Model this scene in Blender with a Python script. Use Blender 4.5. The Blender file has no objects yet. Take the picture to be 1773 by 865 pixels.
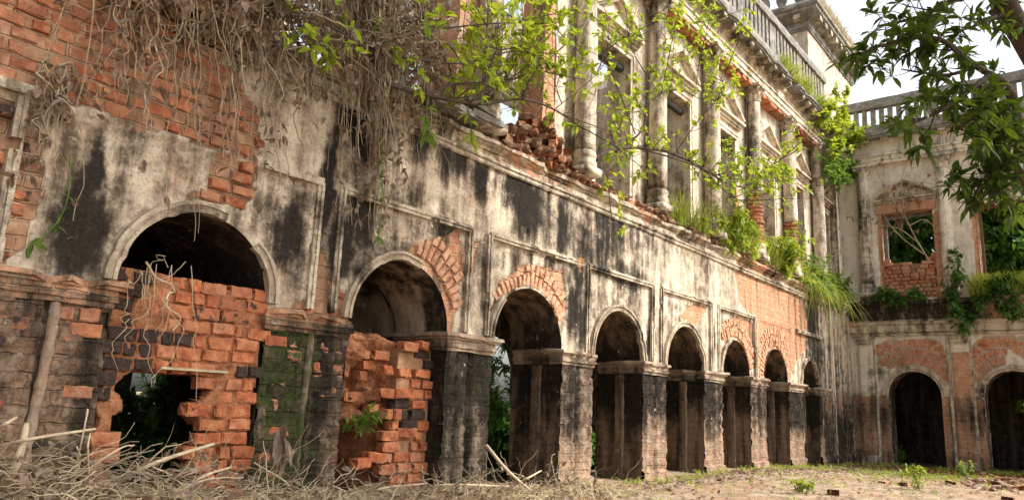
import bpy, math, random
import numpy as np
from mathutils import Vector, Matrix
random.seed(7); RNG = np.random.default_rng(7)
scn = bpy.context.scene
COL = scn.collection
# ------------------------------------------------------------------ camera
CAM = np.array([-0.719, -6.336, 1.1117])
YAW, PIT, ROL, FPX = math.radians(38.9386), math.radians(11.7137), math.radians(2.4402), 1293.73
IW, IH = 1773., 865.
FW = np.array([math.cos(PIT)*math.cos(YAW), math.cos(PIT)*math.sin(YAW), math.sin(PIT)])
_r = np.array([math.sin(YAW), -math.cos(YAW), 0.]); _u = np.cross(_r, FW)
RT = _r*math.cos(ROL)+_u*math.sin(ROL); UP = -_r*math.sin(ROL)+_u*math.cos(ROL)
cam = bpy.data.cameras.new('camera'); co = bpy.data.objects.new('camera', cam); COL.objects.link(co)
cam.sensor_width = 36; cam.lens = FPX/IW*36; cam.clip_end = 2000; cam.clip_start = .05
m = Matrix.Identity(4)
for i in range(3):
    m[i][0], m[i][1], m[i][2], m[i][3] = RT[i], UP[i], -FW[i], CAM[i]
co.matrix_world = m
scn.camera = co
# ------------------------------------------------------------------ sky, sun, exposure
SUN = np.array([.45, -.95, 1.0]); SUN /= np.linalg.norm(SUN)
w = bpy.data.worlds.new('World'); scn.world = w; w.use_nodes = True
nt = w.node_tree; bg = nt.nodes['Background']
sk = nt.nodes.new('ShaderNodeTexSky'); sk.sky_type = 'NISHITA'; sk.sun_disc = False
sk.sun_elevation = math.asin(SUN[2]); sk.sun_rotation = math.atan2(SUN[0], SUN[1])
sk.air_density = 1.2; sk.dust_density = 5.0; sk.ozone_density = 1.0
hs = nt.nodes.new('ShaderNodeHueSaturation'); hs.inputs['Saturation'].default_value = .36; hs.inputs['Value'].default_value = 1.6
nt.links.new(sk.outputs[0], hs.inputs['Color']); nt.links.new(hs.outputs[0], bg.inputs[0]); bg.inputs[1].default_value = .15
sl = bpy.data.lights.new('sun', 'SUN'); sl.energy = 2.9; sl.angle = math.radians(.6); sl.color = (1, .975, .935)
so = bpy.data.objects.new('sun', sl); COL.objects.link(so)
so.rotation_euler = Vector(SUN).to_track_quat('Z', 'Y').to_euler()
scn.view_settings.view_transform = 'Standard'; scn.view_settings.look = 'None'
scn.view_settings.exposure = .55; scn.view_settings.gamma = 1
# ------------------------------------------------------------------ helpers
def at(x, y, yp):                      # photo pixel -> point on the plane Y = yp
    d = FW+RT*(x-IW/2)/FPX-UP*(y-IH/2)/FPX
    return CAM+d*((yp-CAM[1])/d[1])
def atx(x, y, xp):
    d = FW+RT*(x-IW/2)/FPX-UP*(y-IH/2)/FPX
    return CAM+d*((xp-CAM[0])/d[0])
def atg(x, y, zp):
    d = FW+RT*(x-IW/2)/FPX-UP*(y-IH/2)/FPX
    return CAM+d*((zp-CAM[2])/d[2])
def atd(x, y, dist):
    return CAM+(FW+RT*(x-IW/2)/FPX-UP*(y-IH/2)/FPX)*dist
def proj(P):
    d = np.asarray(P)-CAM; z = d@FW
    return IW/2+FPX*(d@RT)/z, IH/2-FPX*(d@UP)/z, z
LEFT = lambda u, d, z: (u, -d, z)            # arcade wing: faces -Y, u runs along +X
BACK = lambda u, d, z: (24.0-d, -u, z)       # end wing: faces -X, u runs along -Y
def _h(ix, iy, s):
    n = (ix*374761393+iy*668265263+s*974634777) & 0x7fffffff
    n = ((n ^ (n >> 13))*1274126177) & 0x7fffffff
    return ((n ^ (n >> 16)) & 0xffff)/65535.
def vn(x, y, s=0):
    x = np.asarray(x, float); y = np.asarray(y, float)
    ix = np.floor(x).astype(np.int64); iy = np.floor(y).astype(np.int64)
    fx = x-ix; fy = y-iy; fx = fx*fx*(3-2*fx); fy = fy*fy*(3-2*fy)
    a = _h(ix, iy, s); b = _h(ix+1, iy, s); c = _h(ix, iy+1, s); d = _h(ix+1, iy+1, s)
    return (a*(1-fx)+b*fx)*(1-fy)+(c*(1-fx)+d*fx)*fy
def fbm(x, y, s=0, o=4):
    t = 0; a = .5; n = 0
    for i in range(o):
        t = t+a*vn(np.asarray(x)*2**i, np.asarray(y)*2**i, s+i*17); n += a; a *= .5
    return t/n
def sst(a, b, x): t = np.clip((x-a)/(b-a), 0, 1); return t*t*(3-2*t)
def pip(px, py, poly):
    ins = np.zeros(np.shape(px), bool); n = len(poly)
    for i in range(n):
        x1, y1 = poly[i]; x2, y2 = poly[(i+1) % n]
        c = ((y1 > py) != (y2 > py)) & (px < (x2-x1)*(py-y1)/((y2-y1) if y2 != y1 else 1e-9)+x1)
        ins ^= c
    return ins
def mesh_from(name, V, F, attrs=None, smooth=False):
    me = bpy.data.meshes.new(name); me.from_pydata([tuple(map(float, v)) for v in V], [], [tuple(map(int, f)) for f in F])
    if attrs:
        for k, a in attrs.items():
            at_ = me.attributes.new(k, 'FLOAT', 'POINT'); at_.data.foreach_set('value', np.asarray(a, np.float32))
    if smooth: me.polygons.foreach_set('use_smooth', [True]*len(me.polygons))
    me.update(); return me
def fast_mesh(name, V, T, smooth=True):                 # numpy verts (n,3), tris/quads (m,k)
    me = bpy.data.meshes.new(name); V = np.asarray(V, np.float32); T = np.asarray(T, np.int32); k = T.shape[1]
    me.vertices.add(len(V)); me.vertices.foreach_set('co', V.ravel())
    me.loops.add(T.size); me.loops.foreach_set('vertex_index', T.ravel())
    me.polygons.add(len(T)); me.polygons.foreach_set('loop_start', np.arange(len(T), dtype=np.int32)*k)
    me.polygons.foreach_set('loop_total', np.full(len(T), k, np.int32))
    if smooth: me.polygons.foreach_set('use_smooth', np.ones(len(T), bool))
    me.update(); me.validate(); return me
def link(name, me, mat=None, parent=None, kind=None):
    o = bpy.data.objects.new(name, me); COL.objects.link(o)
    if mat is not None and me is not None and len(me.materials) == 0: me.materials.append(mat)
    if parent is not None: o.parent = parent; o.matrix_parent_inverse = parent_inv(parent)
    if kind: o['kind'] = kind
    return o
def parent_inv(p):
    mtx = p.matrix_basis.copy()
    q = p.parent
    while q is not None: mtx = q.matrix_basis @ mtx if q.type == 'EMPTY' else mtx; q = None
    return Matrix.Translation(-world_loc(p))
def world_loc(p):
    v = p.location.copy(); inv = p.matrix_parent_inverse
    if p.parent is not None: return world_loc(p.parent)+(inv @ v.to_4d()).to_3d()
    return v
def thing(name, label, cat, loc=(0, 0, 0), group=None):
    o = bpy.data.objects.new(name, None); COL.objects.link(o); o.location = [float(v) for v in loc]
    o.empty_display_size = .2
    return tag(o, label, cat, group)
def tag(o, label, cat, group=None, kind=None):
    o['label'] = label; o['category'] = cat
    if group: o['group'] = group
    if kind: o['kind'] = kind
    return o
class MB:
    def __init__(s): s.v = []; s.f = []
    def add(s, V, F):
        b = len(s.v); s.v += [tuple(p) for p in V]; s.f += [tuple(i+b for i in f) for f in F]; return s
    def box(s, fr, u0, u1, d0, d1, z0, z1, j=0):
        P = []
        for z in (z0, z1):
            for (u, d) in ((u0, d0), (u1, d0), (u1, d1), (u0, d1)):
                P.append(fr(u+random.uniform(-j, j), d+random.uniform(-j, j), z+random.uniform(-j, j)))
        return s.add(P, [(3, 2, 1, 0), (4, 5, 6, 7), (0, 1, 5, 4), (1, 2, 6, 5), (2, 3, 7, 6), (3, 0, 4, 7)])
    def build(s, name, mat, parent=None, smooth=False, kind=None, attrs=None):
        return link(name, mesh_from(name, s.v, s.f, attrs, smooth), mat, parent, kind)
def extr(fr, prof, us, j=0., seed=0, chips=None):
    """closed profile [(d,z)] swept along u; j jitters the edges; chips(u) -> inward bite of the outer edge"""
    us = np.asarray(us, float); n = len(prof); mb = MB(); V = []
    dmax = max(p[0] for p in prof)
    for i, u in enumerate(us):
        for k, (d, z) in enumerate(prof):
            e = (vn(u*3.1, k*3.7, seed)-.5)*2*j; g = (vn(u*2.3, k*5.1+9, seed+3)-.5)*2*j
            if chips is not None and d > dmax-.12: d = d-chips(u, k)
            V.append(fr(u, d+e, z+g))
    F = []
    for i in range(len(us)-1):
        for k in range(n):
            a = i*n+k; b = i*n+(k+1) % n
            F.append((a, b, b+n, a+n))
    F.append(tuple(range(n))[::-1]); F.append(tuple((len(us)-1)*n+k for k in range(n)))
    return mb.add(V, F)
def lathe(prof, seg=20, c=(0, 0, 0), j=0., seed=0):
    mb = MB(); V = []
    for i, (r, z) in enumerate(prof):
        for k in range(seg):
            a = 2*math.pi*k/seg; rr = r+(vn(k*1.3, z*3, seed)-.5)*2*j
            V.append((c[0]+rr*math.cos(a), c[1]+rr*math.sin(a), c[2]+z))
    F = []
    for i in range(len(prof)-1):
        for k in range(seg):
            a = i*seg+k; b = i*seg+(k+1) % seg
            F.append((a, b, b+seg, a+seg))
    F.append(tuple(range(seg))[::-1]); F.append(tuple((len(prof)-1)*seg+k for k in range(seg)))
    return mb.add(V, F)
def tube_np(paths, sides=5):
    """paths: list of (pts (n,3), radii (n)) -> V, quads"""
    Vs = []; Fs = []; b = 0
    for pts, rad in paths:
        pts = np.asarray(pts, float); n = len(pts); rad = np.asarray(rad, float)
        if len(rad) != n: rad = np.interp(np.linspace(0, 1, n), np.linspace(0, 1, len(rad)), rad)
        t = np.gradient(pts, axis=0); t /= np.linalg.norm(t, axis=1)[:, None]+1e-9
        ref = np.array([.31, .17, .93]) if abs(t[0][2]) < .8 else np.array([.9, .3, .1])
        a = np.cross(t, ref); a /= np.linalg.norm(a, axis=1)[:, None]+1e-9; c = np.cross(t, a)
        an = np.arange(sides)*2*math.pi/sides
        ring = pts[:, None, :]+rad[:, None, None]*(np.cos(an)[None, :, None]*a[:, None, :]+np.sin(an)[None, :, None]*c[:, None, :])
        Vs.append(ring.reshape(-1, 3))
        i = np.arange(n-1)[:, None]*sides; k = np.arange(sides)[None, :]; k2 = (k+1) % sides
        q = np.stack([i+k, i+k2, i+sides+k2, i+sides+k], -1).reshape(-1, 4)+b
        Fs.append(q); b += n*sides
    return np.concatenate(Vs), np.concatenate(Fs)
def smooth_path(pts, n=10):
    pts = np.asarray(pts, float); k = len(pts)
    if k < 3:
        t = np.linspace(0, 1, n)[:, None]; return pts[0]*(1-t)+pts[-1]*t
    P = np.vstack([2*pts[0]-pts[1], pts, 2*pts[-1]-pts[-2]]); out = []
    per = max(2, n//(k-1))
    for i in range(k-1):
        p0, p1, p2, p3 = P[i:i+4]
        for t in np.linspace(0, 1, per, endpoint=False):
            out.append(.5*((2*p1)+(-p0+p2)*t+(2*p0-5*p1+4*p2-p3)*t*t+(-p0+3*p1-3*p2+p3)*t**3))
    out.append(pts[-1]); return np.array(out)
def leaves_np(base, dirs, nrm, L, Wd, droop=.25):
    """4-triangle folded leaves; base/dirs/nrm (n,3), L/Wd (n)"""
    n = len(base); dirs = dirs/(np.linalg.norm(dirs, axis=1)[:, None]+1e-9)
    side = np.cross(dirs, nrm); side /= np.linalg.norm(side, axis=1)[:, None]+1e-9
    up = np.cross(side, dirs); L = np.asarray(L)[:, None]; Wd = np.asarray(Wd)[:, None]
    dn = np.array([0, 0, -1.])
    out = [base]
    for (tt, wf) in ((.28, .42), (.62, .46)):
        c = base+dirs*L*tt+up*L*.05*(1-abs(2*tt-1))+dn*L*droop*tt*tt
        out += [c+side*Wd*wf+up*Wd*.14, c, c-side*Wd*wf+up*Wd*.14]
    out.append(base+dirs*L+dn*L*droop)
    V = np.stack(out, 1).reshape(-1, 3); b = np.arange(n)[:, None]*8
    T = np.concatenate([b+np.array([q]) for q in ([0, 2, 1], [0, 3, 2], [1, 2, 5], [1, 5, 4], [2, 3, 6], [2, 6, 5], [4, 5, 7], [5, 6, 7])], 0)
    return V, T
def rvec(n, rng=RNG):
    v = rng.normal(size=(n, 3)); return v/np.linalg.norm(v, axis=1)[:, None]
def whorls(centers, axes, per, L, W, spread=.9, rng=RNG, droop=.25, jl=.45):
    centers = np.asarray(centers); n = len(centers)
    B = np.repeat(centers, per, 0); A = np.repeat(np.asarray(axes), per, 0)
    D = A*(1-spread*.6)+rvec(n*per, rng)*spread
    N = np.tile([0, 0, 1.], (n*per, 1))+rvec(n*per, rng)*.5
    LL = L*(1+rng.uniform(-jl, jl, n*per)); WW = W*(1+rng.uniform(-jl, jl, n*per))
    return leaves_np(B, D, N, LL, WW, droop)
# ------------------------------------------------------------------ materials
class NT:
    def __init__(s, name):
        s.m = bpy.data.materials.new(name); s.m.use_nodes = True; s.t = s.m.node_tree
        s.b = s.t.nodes['Principled BSDF']; s.out = s.t.nodes['Material Output']
        s.b.inputs['Specular IOR Level'].default_value = .2; s.b.inputs['Roughness'].default_value = .9
    def n(s, ty, **kw):
        x = s.t.nodes.new('ShaderNode'+ty)
        for k, v in kw.items(): setattr(x, k, v)
        return x
    def set(s, sock, v):
        if hasattr(v, 'links') or isinstance(v, bpy.types.NodeSocket): s.t.links.new(v, sock)
        elif isinstance(v, (tuple, list)) and len(v) == 3 and sock.type == 'RGBA': sock.default_value = (*v, 1)
        else: sock.default_value = v
    def math(s, op, a, b=0., c=None, clamp=False):
        x = s.n('Math', operation=op); x.use_clamp = clamp; s.set(x.inputs[0], a); s.set(x.inputs[1], b)
        if c is not None: s.set(x.inputs[2], c)
        return x.outputs[0]
    def mix(s, f, a, b, bt='MIX'):
        x = s.n('Mix', data_type='RGBA', blend_type=bt); s.set(x.inputs[0], f); s.set(x.inputs[6], a); s.set(x.inputs[7], b); return x.outputs[2]
    def noise(s, vec, sc, det=5, rough=.6, dist=0.):
        x = s.n('TexNoise'); s.set(x.inputs['Vector'], vec); x.inputs['Scale'].default_value = sc
        x.inputs['Detail'].default_value = det; x.inputs['Roughness'].default_value = rough; x.inputs['Distortion'].default_value = dist
        return x.outputs[0]
    def ramp(s, f, st):
        x = s.n('ValToRGB'); s.set(x.inputs[0], f); cr = x.color_ramp
        while len(cr.elements) < len(st): cr.elements.new(.5)
        for e, (p, c) in zip(cr.elements, st): e.position = p; e.color = (*c, 1) if len(c) == 3 else c
        return x.outputs[0]
    def ss(s, a, b, x):
        y = s.n('MapRange', interpolation_type='SMOOTHSTEP'); s.set(y.inputs[0], x); y.inputs[1].default_value = a; y.inputs[2].default_value = b; return y.outputs[0]
    def attr(s, name, ty='GEOMETRY'):
        x = s.n('Attribute'); x.attribute_type = ty; x.attribute_name = name; return x.outputs['Fac']
    def pos(s): return s.n('NewGeometry').outputs['Position']
    def map(s, v, sc):
        x = s.n('VectorMath', operation='MULTIPLY'); s.set(x.inputs[0], v); x.inputs[1].default_value = sc; return x.outputs[0]
    def bump(s, h, st, dist=.02):
        x = s.n('Bump'); x.inputs['Strength'].default_value = st; x.inputs['Distance'].default_value = dist; s.set(x.inputs['Height'], h)
        s.t.links.new(x.outputs[0], s.b.inputs['Normal'])
    def col(s, c): s.set(s.b.inputs['Base Color'], c); return s.m
BR1, BR2, BR3 = (.36, .115, .05), (.45, .175, .08), (.24, .07, .038)
def wall_mat(name, cream=(.61, .52, .395), grey=(.36, .32, .255), pink=(.58, .40, .275), bw=.26, bh=.125, dark=0., rel=1., grime=.8):
    k = NT(name); p = k.pos()
    sp = k.n('SeparateXYZ'); k.set(sp.inputs[0], p); u = k.math('ADD', sp.outputs[0], sp.outputs[1])
    n1 = k.noise(p, .9, 6, .62); n2 = k.noise(p, 5., 8, .65); n3 = k.noise(p, 28., 6, .7); st = k.noise(k.map(p, (4.5, 4.5, .45)), 1., 7, .62)
    n0 = k.noise(p, 2.3, 4, .5)
    cb = k.n('CombineXYZ'); k.set(cb.inputs[0], k.math('ADD', u, k.math('MULTIPLY', n2, .13))); k.set(cb.inputs[1], k.math('ADD', sp.outputs[2], k.math('MULTIPLY', n0, .10)))
    bt = k.n('TexBrick'); k.set(bt.inputs['Vector'], cb.outputs[0]); bt.inputs['Scale'].default_value = 1.
    bt.inputs['Brick Width'].default_value = bw; bt.inputs['Row Height'].default_value = bh
    bt.inputs['Mortar Size'].default_value = .014; bt.inputs['Mortar Smooth'].default_value = .6; bt.inputs['Bias'].default_value = 0.
    k.set(bt.inputs['Color1'], BR1); k.set(bt.inputs['Color2'], BR2); k.set(bt.inputs['Mortar'], (.55, .40, .27))
    plaster = k.ramp(n1, [(.30, grey), (.47, cream), (.58, cream), (.72, pink)])
    plaster = k.mix(k.ss(.58, .72, n0), plaster, pink)
    gfac = k.math('ADD', k.math('MULTIPLY', st, .55), k.math('MULTIPLY', n2, .45))
    plaster = k.mix(k.math('MULTIPLY', k.ss(.40, .62, gfac), grime), plaster, (.15, .112, .075))
    plaster = k.mix(k.math('MULTIPLY', k.ss(.50, .64, n3), .6*grime), plaster, (.10, .075, .05))
    plaster = k.mix(k.math('MULTIPLY', k.ss(.40, .30, n2), .6), plaster, cream)
    brick = k.mix(k.math('ADD', k.math('MULTIPLY', k.ss(.40, .60, n2), .5), .3), bt.outputs[0], (.55, .335, .205))
    brick = k.mix(k.math('MULTIPLY', k.ss(.55, .68, n3), .6), brick, BR3)
    brick = k.mix(k.math('MULTIPLY', k.ss(.53, .70, st), .7), brick, (.07, .05, .04))
    am, ab, ag, au = k.attr('brick'), k.attr('black'), k.attr('moss'), k.attr('mud')
    mudc = k.ramp(n2, [(.35, (.10, .062, .04)), (.5, (.25, .15, .092)), (.65, (.42, .285, .19))])
    brick = k.mix(k.math('MULTIPLY', au, .7, clamp=True), brick, mudc)
    plaster = k.mix(k.math('MULTIPLY', au, .9, clamp=True), plaster, mudc)
    bm = k.ss(.44, .56, k.math('ADD', am, k.math('MULTIPLY', k.math('SUBTRACT', n2, .5), .9)))
    nb = k.math('ADD', k.math('MULTIPLY', k.math('SUBTRACT', st, .5), 1.7), k.math('ADD', k.math('MULTIPLY', k.math('SUBTRACT', n2, .5), 1.2), k.math('MULTIPLY', k.math('SUBTRACT', n3, .5), .9)))
    km = k.ss(.28, .88, k.math('ADD', ab, nb))
    gm = k.ss(.35, .75, k.math('ADD', ag, k.math('MULTIPLY', k.math('SUBTRACT', n2, .5), 1.8)))
    c = k.mix(bm, plaster, brick)
    blackc = k.ramp(n3, [(.35, (.008, .007, .006)), (.58, (.022, .019, .016)), (.75, (.07, .055, .04))])
    flk = k.math('MULTIPLY', k.ss(.60, .66, k.noise(p, 13., 5, .7)), k.ss(.52, .62, k.noise(p, 1.7, 3, .5)))
    km0 = k.ss(.02, .62, k.math('ADD', ab, k.math('MULTIPLY', nb, .9)))
    c = k.mix(k.math('MULTIPLY', km0, .66), c, k.ramp(n3, [(.38, (.055, .042, .03)), (.62, (.17, .125, .085))]))
    c = k.mix(k.math('MULTIPLY', km, .95), c, blackc)
    c = k.mix(k.math('MULTIPLY', flk, k.math('SUBTRACT', .85, bm)), c, (.66, .57, .42))
    c = k.mix(k.math('MULTIPLY', gm, .8), c, k.ramp(n3, [(.35, (.018, .03, .012)), (.7, (.075, .085, .025))]))
    k.col(c); k.set(k.b.inputs['Specular IOR Level'], .06)
    h = k.math('ADD', k.math('MULTIPLY', flk, .35), k.math('MULTIPLY', n2, .7), k.math('MULTIPLY', n3, .45))
    bsee = k.math('ADD', k.math('MULTIPLY', bm, .75), k.math('MULTIPLY', k.math('ADD', am, 0., clamp=True), .35))
    h = k.math('SUBTRACT', h, k.math('MULTIPLY', k.math('MULTIPLY', bt.outputs['Fac'], bsee), .9*rel))
    h = k.math('SUBTRACT', h, k.math('MULTIPLY', bm, .5))
    k.bump(h, .9, .035)
    return k.m
M = {}
M['wall'] = wall_mat('weathered_plaster')
M['upper'] = wall_mat('upper_plaster', cream=(.66, .57, .44), grey=(.43, .38, .30), pink=(.64, .49, .355), grime=.45)
M['back'] = wall_mat('end_wing_plaster', cream=(.70, .63, .51), grey=(.52, .47, .39), pink=(.66, .54, .41), grime=.30)  # plaster lightened to make up for the end wing getting no direct sun
M['trim'] = wall_mat('trim_plaster', cream=(.56, .49, .37), grey=(.34, .31, .25), pink=(.5, .37, .26), rel=.3)
M['dark'] = wall_mat('dark_room_plaster', cream=(.20, .165, .13), grey=(.09, .08, .07), pink=(.2, .13, .09))  # much darker plaster tones for inner walls, slabs and cores
def brick_mat():
    k = NT('old_brick'); p = k.pos(); oi = k.n('ObjectInfo').outputs['Random']
    n2 = k.noise(p, 9, 7, .65); n3 = k.noise(p, 45, 5, .7)
    c = k.ramp(oi, [(0, BR3), (.35, BR1), (.6, BR2), (.85, (.42, .15, .065)), (1, (.46, .27, .17))])
    c = k.mix(k.math('MULTIPLY', k.ss(.48, .62, n2), .6), c, (.50, .25, .13))
    c = k.mix(k.math('MULTIPLY', k.ss(.54, .66, n3), .55), c, (.2, .06, .03))
    n1 = k.noise(p, 1.6, 5, .6); fr_ = k.attr('fresh', 'OBJECT'); c = k.mix(k.math('MULTIPLY', fr_, .75), c, k.ramp(n2, [(.35, (.22, .048, .02)), (.5, (.42, .115, .04)), (.65, (.52, .205, .085))]))
    c = k.mix(k.math('MULTIPLY', k.ss(.44, .62, n1), k.math('SUBTRACT', .72, k.math('MULTIPLY', fr_, .5))), c, k.ramp(n3, [(.4, (.10, .06, .04)), (.65, (.27, .16, .10))]))
    c = k.mix(k.math('MULTIPLY', k.attr('wash', 'OBJECT'), k.ss(.25, .6, n2)), c, (.56, .345, .215))
    s = k.attr('soot', 'OBJECT')
    km = k.ss(.4, .6, k.math('ADD', s, k.math('MULTIPLY', k.math('SUBTRACT', n2, .5), 1.2)))
    c = k.mix(k.math('MULTIPLY', km, .94), c, k.ramp(n3, [(.4, (.012, .012, .013)), (.7, (.05, .045, .04))]))
    g = k.attr('moss', 'OBJECT')
    c = k.mix(k.ss(.45, .65, k.math('ADD', g, k.math('MULTIPLY', k.math('SUBTRACT', n2, .5), 1.6))), c, (.05, .065, .02))
    k.bump(k.math('ADD', n2, k.math('MULTIPLY', n3, .6)), .8, .025)
    return k.col(c)
M['brick'] = brick_mat()
def simple(name, stops, sc=6., bump=.5, bd=.02, rough=.9, fine=30.):
    k = NT(name); p = k.pos(); n2 = k.noise(p, sc, 7, .65); n3 = k.noise(p, fine, 5, .7)
    c = k.ramp(k.math('ADD', k.math('MULTIPLY', n2, .65), k.math('MULTIPLY', n3, .35)), stops)
    k.b.inputs['Roughness'].default_value = rough
    k.bump(k.math('ADD', n2, k.math('MULTIPLY', n3, .5)), bump, bd); return k.col(c)
M['mortar'] = simple('lime_mortar', [(.3, (.16, .10, .06)), (.5, (.36, .2, .11)), (.7, (.5, .3, .17))], 5, 1., .04)
M['mud'] = simple('orange_mud', [(.3, (.07, .03, .018)), (.45, (.28, .11, .05)), (.6, (.44, .2, .095)), (.75, (.5, .33, .2))], 8, 1., .06)
M['rubble'] = simple('broken_masonry', [(.3, (.06, .045, .035)), (.48, (.22, .12, .075)), (.6, (.36, .25, .17)), (.75, (.48, .40, .31))], 6, 1., .05)
M['parapet'] = simple('lichen_plaster', [(.3, (.05, .048, .045)), (.5, (.2, .185, .16)), (.7, (.42, .38, .31))], 5, .8, .03)
M['wood'] = simple('old_timber', [(.3, (.06, .035, .02)), (.6, (.2, .11, .06)), (.8, (.3, .18, .1))], 8, .6)
M['lintel'] = simple('dark_lintel', [(.3, (.03, .03, .032)), (.7, (.09, .085, .08))], 8, .4)
M['bark'] = simple('bark', [(.3, (.03, .022, .016)), (.6, (.09, .065, .045)), (.8, (.16, .12, .09))], 9, 1., .03)
M['twig'] = simple('dead_twig', [(.3, (.30, .22, .13)), (.55, (.50, .40, .26)), (.75, (.64, .54, .38))], 5, .3)
M['twigd'] = simple('vine_stem', [(.3, (.13, .095, .07)), (.5, (.34, .27, .18)), (.7, (.55, .47, .33))], 3, .3)
M['shrubwood'] = simple('shrub_wood', [(.3, (.035, .022, .018)), (.7, (.12, .085, .065))], 9, .5)
def leaf_mat(name, c0, c1, c2, tr=.5, sc=.9, gloss=.45):
    k = NT(name); p = k.pos(); n1 = k.noise(p, sc, 2, .5); n2 = k.noise(p, 11., 3, .6)
    c = k.ramp(k.math('ADD', k.math('MULTIPLY', n1, .4), k.math('MULTIPLY', n2, .6)), [(.34, c0), (.48, c1), (.66, c2)])
    k.col(c); k.b.inputs['Roughness'].default_value = gloss; k.b.inputs['Specular IOR Level'].default_value = .35
    tl = k.n('BsdfTranslucent'); tc = k.mix(.55, c, (c2[0]*1.3, c2[1]*1.25, c2[2]*.6)); k.set(tl.inputs[0], tc)
    ms = k.n('MixShader'); ms.inputs[0].default_value = tr
    k.t.links.new(k.b.outputs[0], ms.inputs[1]); k.t.links.new(tl.outputs[0], ms.inputs[2]); k.t.links.new(ms.outputs[0], k.out.inputs[0]); return k.m
M['leaf_lime'] = leaf_mat('lime_leaf', (.07, .15, .02), (.21, .33, .03), (.42, .46, .05), .5)
M['leaf_mango'] = leaf_mat('mango_leaf', (.006, .02, .007), (.018, .05, .012), (.17, .25, .02), .40, 2.2, .4)
M['leaf_green'] = leaf_mat('green_leaf', (.04, .09, .02), (.10, .19, .035), (.22, .33, .05), .42)
M['leaf_fern'] = leaf_mat('fern_leaf', (.03, .08, .02), (.07, .16, .03), (.14, .26, .05), .4)
M['leaf_dry'] = leaf_mat('dry_leaf', (.09, .065, .05), (.19, .13, .095), (.33, .25, .18), .2, 2., .8)
M['leaf_red'] = leaf_mat('withered_leaf', (.10, .03, .02), (.19, .065, .04), (.28, .12, .07), .25, 2., .8)
M['grass'] = leaf_mat('grass_blade', (.13, .21, .03), (.26, .36, .05), (.45, .45, .11), .45, .8, .6)
M['straw'] = leaf_mat('straw', (.30, .23, .13), (.46, .37, .22), (.60, .50, .32), .15, 2., .8)
def ground_mat():
    k = NT('dry_earth'); p = k.pos(); n1 = k.noise(p, .55, 5, .6); n2 = k.noise(p, 4., 7, .65); n3 = k.noise(p, 30., 6, .7)
    c = k.ramp(n2, [(.3, (.15, .105, .068)), (.46, (.31, .225, .15)), (.6, (.42, .32, .22)), (.75, (.50, .40, .29))])
    c = k.mix(k.math('MULTIPLY', k.ss(.48, .62, n1), .55), c, (.36, .2, .11))
    gm = k.ss(.46, .62, k.math('ADD', k.attr('green'), k.math('MULTIPLY', k.math('SUBTRACT', n2, .5), 1.3)))
    c = k.mix(k.math('MULTIPLY', gm, .75), c, k.ramp(n3, [(.35, (.07, .075, .025)), (.7, (.17, .17, .06))]))
    c = k.mix(k.math('MULTIPLY', k.ss(.56, .66, n3), .6), c, (.13, .085, .05))
    k.bump(k.math('ADD', k.math('MULTIPLY', n2, .7), k.math('MULTIPLY', n3, .5)), .9, .05); return k.col(c)
M['ground'] = ground_mat()
# ------------------------------------------------------------------ ground
def gz(x, y):
    x = np.asarray(x, float); y = np.asarray(y, float)
    z = -.02-.15*sst(13, 23, x)+(fbm(x*.8, y*.8, 5)-.5)*.10+(fbm(x*4, y*4, 9, 3)-.5)*.035
    z = z+.16*np.exp(-((x-4.5)/2.4)**2-((y+.35)/.75)**2)+.34*np.exp(-((x-1.4)/1.6)**2-((y+.5)/.8)**2)     # heap of earth along the wall foot
    z = z+.14*np.exp(-((x-17.6)/2.6)**2-((y+4.7)/.8)**2)                                                   # spill of rubble at right
    return z
def warp(a, b, lo, hi, n, far):
    t = np.linspace(lo, hi, n); o = far*(1.35**np.arange(1, 16)/1.35**15)
    return np.concatenate([lo-o[::-1], t, hi+o])
gx = warp(0, 0, -3, 27, 260, 420.); gy = warp(0, 0, -9, 5, 130, 420.)
GX, GY = np.meshgrid(gx, gy, indexing='ij')
inn = sst(3, 0, np.maximum(np.maximum(-3-GX, GX-27), np.maximum(-9-GY, GY-5)))
GZ = gz(GX, GY)*inn-.1*(1-inn)
n_, m_ = GX.shape; I = np.arange(n_*m_).reshape(n_, m_)
Q = np.stack([I[:-1, :-1], I[1:, :-1], I[1:, 1:], I[:-1, 1:]], -1).reshape(-1, 4)
me = fast_mesh('ground', np.stack([GX, GY, GZ], -1).reshape(-1, 3), Q)
gr = np.clip(.9*sst(17.2, 18.6, GX)*sst(-5.5, -2.5, GY)*(fbm(GX*.9, GY*.9, 31)*1.2)+.9*(fbm(GX*.7, GY*.7, 77)-.42), 0, 1)
a_ = me.attributes.new('green', 'FLOAT', 'POINT'); a_.data.foreach_set('value', gr.ravel().astype(np.float32))
go = link('ground', me, M['ground'], None, 'structure')
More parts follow.
